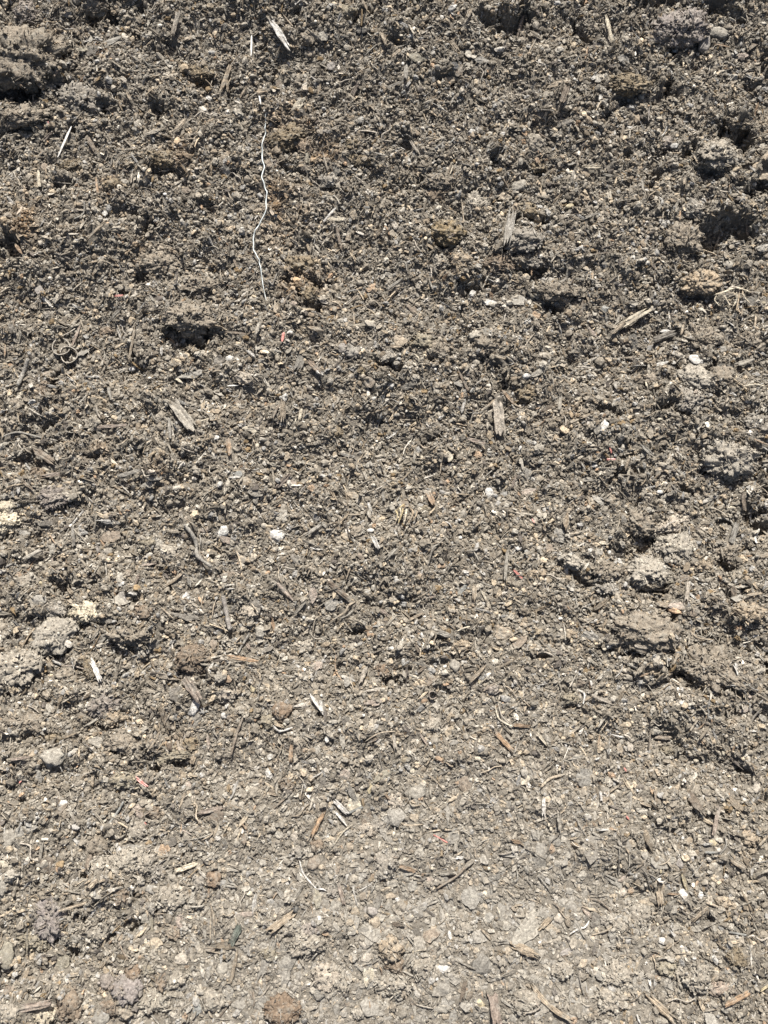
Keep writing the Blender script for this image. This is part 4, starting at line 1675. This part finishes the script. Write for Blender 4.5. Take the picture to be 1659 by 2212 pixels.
# ---- the long white string
def surf_path(pts, lift):
    out = []
    for u, v in pts:
        g, s = ground_at(HS, u, v); out.append(Vector(g.tolist()) + UPZ * lift)
    return out
SP = surf_path([(577, 247), (574, 262), (574, 277), (575, 293), (568, 320), (567, 340), (570, 367), (567, 390), (574, 410), (577, 422), (576, 457),
                (566, 483), (553, 503), (548, 522), (550, 547), (558, 562), (563, 573), (565, 596), (570, 626), (577, 656)], 0.0052)
zsm = [p.z for p in SP]
for _ in range(2): zsm = [max(zsm[i], (zsm[max(i - 1, 0)] + zsm[min(i + 1, len(zsm) - 1)]) / 2) for i in range(len(zsm))]
SP2, Z2 = [], []
for a, b, za, zb in zip(SP, SP[1:], zsm, zsm[1:]):
    for q in (0, .5):
        p = a.lerp(b, q); SP2.append(p + Vector((random.gauss(0, .0005), 0, 0))); Z2.append(za + (zb - za) * q + random.uniform(-.0015, .001))
SP2.append(SP[-1]); Z2.append(zsm[-1]); SP, zsm = SP2, Z2
mid = sum(SP, Vector()) / len(SP)
st = tube_mesh([(p.x - mid.x, p.y - mid.y, z - mid.z) for p, z in zip(SP, zsm)], 0.00085, 3, M_PLASTIC, sides=8, flat=0.55, knob=0.16, cap=0.4)
st.name = 'string'; o = link('string', st, mid, Matrix.Identity(3), (0.38, 0.41, 0.40), jit=0)
tag(o, 'long thin white plastic string running down the upper left of the compost', 'string', full=True)
for a, b in zip(SP, SP[1:]): stamp(a, b, 0.0024)

# ---- two curled shavings side by side
for (u, v, r, lab, a0, a1) in ((135, 754, 15.5, 'upper one of two pale grey ring-shaped curled shavings, white on its top rim', 2.2, 7.6),
                               (152, 772, 15.0, 'lower one of two pale grey ring-shaped curled shavings, around a dark hole', -2.9, 2.9)):
    g, s = ground_at(HS, u, v); P = Vector(g.tolist()); n = normal_at(P.x, P.y)
    me = curl_mesh(r * s, 0.008, 0.0009, a0, a1, 2.0 + v, M_BARK, rise=0.002); me.name = 'curled_shaving'
    o = link('curled_shaving', me, P + n * 0.006, basis(Vector((1, 0, 0)), (n + Vector((0.15, -0.25, 0))).normalized()), 'pale')
    tag(o, lab, 'shaving', full=True); stamp(P, P, r * s * 0.8)

# ---- tufts of straw: a thing with its blades as parts
def tuft(name, label, u, v, blades, col, lift):
    g, s = ground_at(HS, u, v); P = Vector(g.tolist()); n = normal_at(P.x, P.y)
    root = bpy.data.objects.new(name, None); scene.collection.objects.link(root); root.location = P; root.empty_display_size = 0.01
    tag(root, label, 'straw', full=True)
    for i, (pts, wd, c) in enumerate(blades):
        Q = [Vector(ground_at(HS, 553 * pts[0] + a / 3, 553 * pts[1] + b / 3)[0].tolist()) + n * (lift + h) for a, b, h in pts[2:]]
        zc = [q.z for q in Q]; m = sum(Q, Vector()) / len(Q)
        me = tube_mesh([q - m for q in Q], wd / 3 * s * 0.55, 40 + i, M_WOOD, sides=6, flat=0.35, knob=0.15, cap=0.3); me.name = 'straw_blade'
        b = link('straw_head' if i == 0 else 'straw_blade', me, m - P, Matrix.Identity(3), c); b.parent = root
tuft('straw_tuft', 'tuft of pale dry straw blades bent over the soil at the right edge', 1575, 640, [
    ((2, 1, (1280, 276, 0), (1350, 262, .004), (1420, 240, .006), (1525, 257, .001)), 13, 'cream'),
    ((2, 1, (1370, 250, .003), (1400, 232, .006), (1450, 246, .005)), 12, 'pale'),
    ((2, 1, (1300, 285, .003), (1290, 315, .003), (1325, 345, .001)), 9, 'cream'),
    ((2, 1, (1350, 285, .003), (1365, 310, .003), (1392, 345, .001)), 11, 'cream'),
    ((2, 1, (1428, 265, .004), (1430, 310, .003), (1410, 352, .001)), 10, 'cream'),
    ((2, 1, (1445, 265, .004), (1440, 320, .003), (1430, 380, .001)), 9, 'tan'),
    ((2, 1, (1465, 270, .004), (1485, 300, .003), (1520, 328, .001)), 9, 'cream'),
    ((2, 1, (1440, 350, .002), (1450, 380, .001), (1470, 395, .0)), 7, 'tan')], 'cream', 0.010)
tuft('straw_tuft', 'small bundle of yellow frayed straw sticking up right of centre', 882, 1112, [
    ((1, 2, (900, 10, .003), (915, 45, .006), (905, 85, .002)), 10, 'yellow'),
    ((1, 2, (925, -10, .003), (935, 30, .008), (930, 75, .002)), 11, 'cream'),
    ((1, 2, (950, 0, .004), (945, 40, .009), (920, 95, .002)), 10, 'yellow'),
    ((1, 2, (975, 5, .004), (968, 50, .009), (955, 105, .002)), 13, 'cream'),
    ((1, 2, (1000, 0, .003), (1015, 40, .008), (985, 95, .002)), 12, 'tan'),
    ((1, 2, (1040, 10, .003), (1035, 50, .006), (1010, 80, .002)), 9, 'tan'),
    ((1, 2, (960, -30, .003), (940, -5, .007), (905, 20, .002)), 9, 'yellow'),
    ((1, 2, (1020, -30, .003), (1060, -5, .006), (1120, 10, .002)), 8, 'olive')], 'yellow', 0.007)

# ------------------------------------------------------------------ countable small loose pieces not traced one by one
def rand_visible(n, sd, top=0, bot=2212):
    r = np.random.default_rng(sd); return [(r.uniform(0, 1659), r.uniform(top, bot)) for _ in range(n)]
def fill(kind, n, sd, meshes, name, shades, group, cat, lift, smin, smax):
    for i, (u, v) in enumerate(rand_visible(n, sd)):
        g, s = ground_at(HS, u, v); P = Vector(g.tolist())
        gi, gj = int((P.y - FY0) / FS), int((P.x - FX0) / FS)
        if COVER[gi, gj]: continue
        nn = (normal_at(P.x, P.y, False) + Vector((random.gauss(0, .28), random.gauss(0, .28), 0))).normalized(); a = random.uniform(0, 6.283)
        sh, lab = random.choice(shades); k = smin + (smax - smin) * random.random() ** 1.6
        me, half = random.choice(meshes)
        o = link(name, me, P + nn * (lift + half * k * 0.5), basis(Vector((math.cos(a), math.sin(a), 0.001)), nn), sh, jit=0.25)
        o.scale = (k, k * random.uniform(0.75, 1.25), k)
        tag(o, lab, cat, u, v, group=f'{group} ({WORD[sh]})')
        stamp(P, P, 0.0026)
wm = [(wood_mesh(1, random.uniform(.2, .42), .10, 300 + i, M_WOOD, taper=random.uniform(.1, .6), bend=random.uniform(-.05, .12), torn=.25), .10) for i in range(9)]
bm_ = [(flake_mesh(.5, random.uniform(.25, .42), .09, 330 + i, M_BARK, nseg=14, rings=3), .09) for i in range(9)]
cm = [(rock_mesh(.5, .40, .27, 360 + i, M_CLOD, rough=.55, sub=4, angular=.8, freq=2.2), .3) for i in range(6)]
rm = [(tube_mesh([(-.5, random.uniform(-.15, .15), 0), (-.15, random.uniform(-.12, .12), .05), (.2, random.uniform(-.1, .1), .03), (.5, random.uniform(-.2, .2), 0)], .035, 390 + i, M_BARK, sides=5, flat=.7), .03) for i in range(6)]
fill('C', 36, 101, wm, 'wood_chip', [('tan', 'slim tan wood chip'), ('grey', 'slim grey wood chip'),
     ('pink', 'slim pinkish tan wood chip'), ('brown', 'slim brown wood chip')], 'small loose wood chips', 'wood chip', .0024, .014, .030)
fill('B', 124, 102, bm_, 'bark_flake', [('light', 'loose light grey brown bark flake'), ('brown', 'loose brown bark flake'),
     ('grey', 'loose grey bark flake'), ('dark', 'loose dark brown bark flake')], 'small loose bark flakes', 'bark flake', .0020, .010, .022)
fill('K', 46, 103, cm, 'soil_clod', [('soil', 'loose pea-sized earth brown soil clod'), ('light', 'loose pea-sized light grey brown soil clod')], 'small loose soil clods', 'clod', .0005, .010, .020)
fill('R', 140, 104, rm, 'root_fibre', [('pale', 'loose fine pale root fibre'), ('tan', 'loose fine tan root fibre'),
     ('dark', 'loose fine dark brown root fibre')], 'fine loose root fibres', 'fibre', .0030, .016, .032)

# ------------------------------------------------------------------ the uncountable crumbs: one stuff object of scattered compost crumbs
src = bpy.data.collections.new('crumb_shapes')
def reg(me, i):
    me.name = 'crumb'; me.materials.clear(); me.materials.append(M_CRUMB)
    o = bpy.data.objects.new('crumb_shape_%02d' % i, me); src.objects.link(o)
shapes = []
for i in range(6): shapes.append(rock_mesh(.5, .42, .33, 500 + i, None, rough=.42, sub=2, freq=2.0))
for i in range(6): shapes.append(flake_mesh(.5, random.uniform(.26, .42), .13, 520 + i, None, nseg=8, rings=2))
for i in range(6): shapes.append(wood_mesh(1, random.uniform(.16, .34), .13, 540 + i, None, taper=.5, bend=random.uniform(-.1, .15), torn=.3))
for i in range(4): shapes.append(tube_mesh([(-.5, random.uniform(-.2, .2), 0), (-.1, random.uniform(-.2, .2), .08), (.5, random.uniform(-.2, .2), 0)], .035, 560 + i, None, sides=4, flat=.8))
for i in range(4):                                # little aggregates of several grains
    bm = bmesh.new()
    for q in range(6):
        me = rock_mesh(.24, .2, .18, 580 + i * 9 + q, None, rough=.4, sub=1); me.transform(Matrix.Translation((random.gauss(0, .2), random.gauss(0, .2), random.gauss(0, .12)))); bm.from_mesh(me)
    me = bpy.data.meshes.new('crumb'); bm.to_mesh(me); bm.free(); shapes.append(me)
for i, me in enumerate(shapes):
    me.polygons.foreach_set('use_smooth', np.zeros(len(me.polygons), bool)); reg(me, i)

def euler_from(u, v, n):
    """XYZ euler angles of the matrices whose columns are u, v, n"""
    sy = np.sqrt(u[:, 0] ** 2 + u[:, 1] ** 2)
    return np.stack([np.arctan2(v[:, 2], n[:, 2]), np.arctan2(-u[:, 2], sy), np.arctan2(u[:, 1], u[:, 0])], -1)
TINTS = np.array([[.180, .157, .125], [.218, .195, .160], [.145, .125, .098], [.25, .228, .192], [.195, .158, .115], [.31, .255, .185],
                  [.25, .238, .218], [.085, .073, .062], [.50, .46, .39], [.16, .115, .065], [.25, .175, .115], [.37, .34, .295]])
TW = np.array([.26, .20, .16, .10, .08, .055, .05, .03, .004, .012, .006, .014])
def oriented(n, nrm, tilt, seed):
    r = np.random.default_rng(seed)
    nn = nrm + r.normal(0, 1, (n, 3)) * tilt[:, None]; nn /= np.linalg.norm(nn, axis=1)[:, None]
    a = r.uniform(0, 6.283, n); t = np.stack([np.cos(a), np.sin(a), np.zeros(n)], -1)
    u = t - nn * (t * nn).sum(1)[:, None]; u /= np.linalg.norm(u, axis=1)[:, None]
    return euler_from(u, np.cross(nn, u), nn)
RUST = []                                         # patches of damp reddish brown, fibrous compost
for (u, v, rr, kk) in ((622, 295, 60, .8), (700, 335, 40, .7), (615, 440, 60, .8), (600, 505, 40, .6), (650, 620, 60, .55), (385, 335, 50, .5), (430, 165, 30, .9), (140, 110, 60, .7),
                       (250, 400, 40, .5), (60, 480, 60, .6), (330, 560, 45, .6), (1230, 900, 40, .4), (215, 965, 36, .7), (340, 1015, 30, .4), (380, 1610, 40, .5), (245, 2140, 34, .6)):
    g, q = ground_at(HS, u, v); RUST.append((g[0], g[1], rr * q, kk))
pos, rots, scl, var, tint = [], [], [], [], []
def scatter(n, seed, s_med, s_sig, varw, zoff, tiltk, dens=None, clip=(0.0012, 0.016), keepcov=0.04, flatten=1.0, bright=1.0, plate=False):
    r = np.random.default_rng(seed)
    x = r.uniform(-0.74, 0.74, n); y = r.uniform(-0.66, 0.98, n)
    # fewer of them outside the part the picture shows
    yv = (y + 0.52) / 1.36; half = 0.40 + 0.17 * np.clip(yv, 0, 1)
    out = np.maximum(np.abs(x) - half, 0) + np.maximum(y - 0.82, 0) + np.maximum(-0.54 - y, 0)
    keep = r.random(n) < np.exp(-out / 0.10)
    cov = sample(COVER.astype(np.float32), x, y) > 0.4
    keep &= (~cov) | (r.random(n) < keepcov)
    if dens is not None: keep &= r.random(n) < dens(x, y)
    x, y = x[keep], y[keep]; n = len(x)
    z = sample(H, x, y); gx, gy = sample(NXg, x, y), sample(NYg, x, y)
    nr = np.stack([-gx, -gy, np.ones(n)], -1); nr /= np.linalg.norm(nr, axis=1)[:, None]
    s = np.clip(s_med * np.exp(r.normal(0, s_sig, n)), *clip)
    rg = roughness(x, y)
    P = np.stack([x, y, z], -1) + nr * (s * zoff * (0.35 + 0.65 * rg))[:, None]
    finish(P, nr, s, varw, tiltk * (0.25 + 0.75 * rg), r, seed, (0.55 + 0.45 * rg) * flatten * (0.8 if plate else 1), bright, tone=np.array([.182, .168, .145]) if plate else None, tk=0.85)
def finish(P, nr, s, varw, tilt, r, seed, zf, bright=1.0, tone=None, tk=0.34):
    n = len(s); groups = [range(0, 6), range(6, 12), range(12, 18), range(18, 22), range(22, 26)]
    g = r.choice(5, n, p=np.array(varw) / sum(varw)); vi = np.zeros(n, int)
    for k, rgp in enumerate(groups): m = g == k; vi[m] = r.integers(rgp[0], rgp[-1] + 1, m.sum())
    elong = np.where(g == 2, 1.7, np.where(g == 3, 3.0, 1.0))
    sc = np.stack([s * elong * r.uniform(.8, 1.3, n), s * np.where(g == 3, 2.0, np.where(g == 2, 1.6, 1.0)) * r.uniform(.7, 1.2, n), s * r.uniform(.7, 1.3, n) * np.where(g == 1, .8, 1) * zf], -1)
    ti = TINTS[r.choice(len(TINTS), n, p=TW / TW.sum())] * np.exp(r.normal(0, .19, n))[:, None]
    rusty = np.zeros(n)
    for (cx, cy, cr, ck) in RUST: rusty = np.maximum(rusty, ck * np.exp(-((P[:, 0] - cx) ** 2 + (P[:, 1] - cy) ** 2) / cr ** 2 * 1.6) * np.clip(0.75 + 0.5 * tile(NM, P[:, 0], P[:, 1]), 0, 1.3))
    ti = ti * (1 + rusty[:, None] * np.array([0.06, -0.16, -0.38]))
    if tone is not None: ti = ti * (1 - tk) + tk * tone * np.exp(r.normal(0, .12, n))[:, None]
    dusty = (sm(-0.12, -0.50, P[:, 1]) * sm(0.52, 0.12, np.abs(P[:, 0] - 0.02)))[:, None]     # the trodden foot of the heap is drier, paler soil
    ti = ti * np.array([.995, 1.0, .99]); ti = (ti + (np.array([.196, .182, .157]) - ti) * 0.34 * dusty) * bright
    pos.append(P); rots.append(oriented(n, nr, tilt, seed + 1000)); scl.append(sc); var.append(vi); tint.append(np.clip(ti, .02, .8))
packed = lambda x, y: 1 - sm(0.30, 0.62, roughness(x, y))
scatter(26000, 20, 0.0120, 0.35, (0.6, 6, 0.6, 0, 0), -0.02, 0.30 * np.ones(1), dens=packed, clip=(.006, .026), keepcov=0.3, plate=True)
scatter(60000, 21, 0.0062, 0.30, (3.2, 3.6, 1.4, 0.3, 4.5), 0.05, 0.55 * np.ones(1), clip=(.003, .014))
scatter(165000, 22, 0.0048, 0.36, (2.8, 4.6, 2.3, 0.8, 2.4), 0.25, 0.66 * np.ones(1), clip=(.0018, .010), dens=lambda x, y: 1 - 0.45 * packed(x, y))
scatter(140000, 23, 0.0026, 0.35, (4.2, 3.6, 2.4, 1.1, 1.4), 0.55, 0.85 * np.ones(1), clip=(.0012, .005), dens=lambda x, y: 1 - 0.35 * packed(x, y))
# crumbs stuck to the clods
for q, (me, loc, Rm, col, T) in enumerate(CLODS):
    r = np.random.default_rng(9000 + q); nv = len(me.vertices)
    co = np.empty(nv * 3, np.float32); me.vertices.foreach_get('co', co); co = co.reshape(-1, 3)
    no = np.empty(nv * 3, np.float32); me.vertices.foreach_get('normal', no); no = no.reshape(-1, 3)
    M = np.array(Rm); wco = co @ M.T + np.array(loc); wno = no @ M.T
    area = 3.1416 * (co[:, 0].max() * co[:, 1].max()); n = int(area / (0.0033 ** 2) * (1.1 if T < 0.02 else 1.35))
    ok = np.where((wno[:, 2] > -0.35) & (sample(COVER_CHIP.astype(np.float32), wco[:, 0], wco[:, 1]) < 0.4))[0]
    if T < 0: n = int(n * 0.55)
    if n < 4 or len(ok) == 0: continue
    pk = r.choice(ok, n); s = np.clip(0.0029 * np.exp(r.normal(0, .38, n)), .0012, .008)
    jit = r.normal(0, 0.0012, (n, 3))
    finish(wco[pk] + jit + wno[pk] * (s * 0.12)[:, None], wno[pk], s, (4, 2.4, 1.6, .7, 3), 0.5 * np.ones(n), r, 9500 + q, np.ones(n), 1.0, tone=np.array(COL[col]) * (1.45 if col in ('light', 'grey') else 0.9), tk=0.5)
pos = np.concatenate(pos); rots = np.concatenate(rots); scl = np.concatenate(scl); var = np.concatenate(var); tint = np.concatenate(tint)
print('crumbs', len(pos), 'items', len(scene.objects))
pm = bpy.data.meshes.new('compost_crumbs'); pm.vertices.add(len(pos)); pm.vertices.foreach_set('co', pos.astype(np.float32).ravel())
a = pm.attributes.new('turn', 'FLOAT_VECTOR', 'POINT'); a.data.foreach_set('vector', rots.astype(np.float32).ravel())
a = pm.attributes.new('size', 'FLOAT_VECTOR', 'POINT'); a.data.foreach_set('vector', scl.astype(np.float32).ravel())
a = pm.attributes.new('shape', 'INT', 'POINT'); a.data.foreach_set('value', var.astype(np.int32))
a = pm.attributes.new('tint', 'FLOAT_COLOR', 'POINT'); a.data.foreach_set('color', np.concatenate([tint, np.ones((len(tint), 1))], 1).astype(np.float32).ravel())
pm.materials.append(M_CRUMB)
crumbs = bpy.data.objects.new('compost_crumbs', pm); scene.collection.objects.link(crumbs)
crumbs['kind'] = 'stuff'; crumbs['category'] = 'compost'
crumbs['label'] = 'countless fine compost crumbs, flakes and fibres covering the whole slope'
ng = bpy.data.node_groups.new('scatter_crumbs', 'GeometryNodeTree')
ng.interface.new_socket('Geometry', in_out='INPUT', socket_type='NodeSocketGeometry')
ng.interface.new_socket('Geometry', in_out='OUTPUT', socket_type='NodeSocketGeometry')
N, Lk = ng.nodes, ng.links
gi = N.new('NodeGroupInput'); go = N.new('NodeGroupOutput')
ci = N.new('GeometryNodeCollectionInfo'); ci.inputs['Collection'].default_value = src
ci.inputs['Separate Children'].default_value = True; ci.inputs['Reset Children'].default_value = True
def attr(nm, typ):
    x = N.new('GeometryNodeInputNamedAttribute'); x.data_type = typ; x.inputs['Name'].default_value = nm; return x.outputs['Attribute']
ip = N.new('GeometryNodeInstanceOnPoints'); ip.inputs['Pick Instance'].default_value = True
Lk.new(gi.outputs[0], ip.inputs['Points']); Lk.new(ci.outputs[0], ip.inputs['Instance'])
Lk.new(attr('shape', 'INT'), ip.inputs['Instance Index']); Lk.new(attr('size', 'FLOAT_VECTOR'), ip.inputs['Scale'])
er = N.new('FunctionNodeEulerToRotation'); Lk.new(attr('turn', 'FLOAT_VECTOR'), er.inputs[0]); Lk.new(er.outputs[0], ip.inputs['Rotation'])
Lk.new(ip.outputs[0], go.inputs[0])
md = crumbs.modifiers.new('scatter', 'NODES'); md.node_group = ng
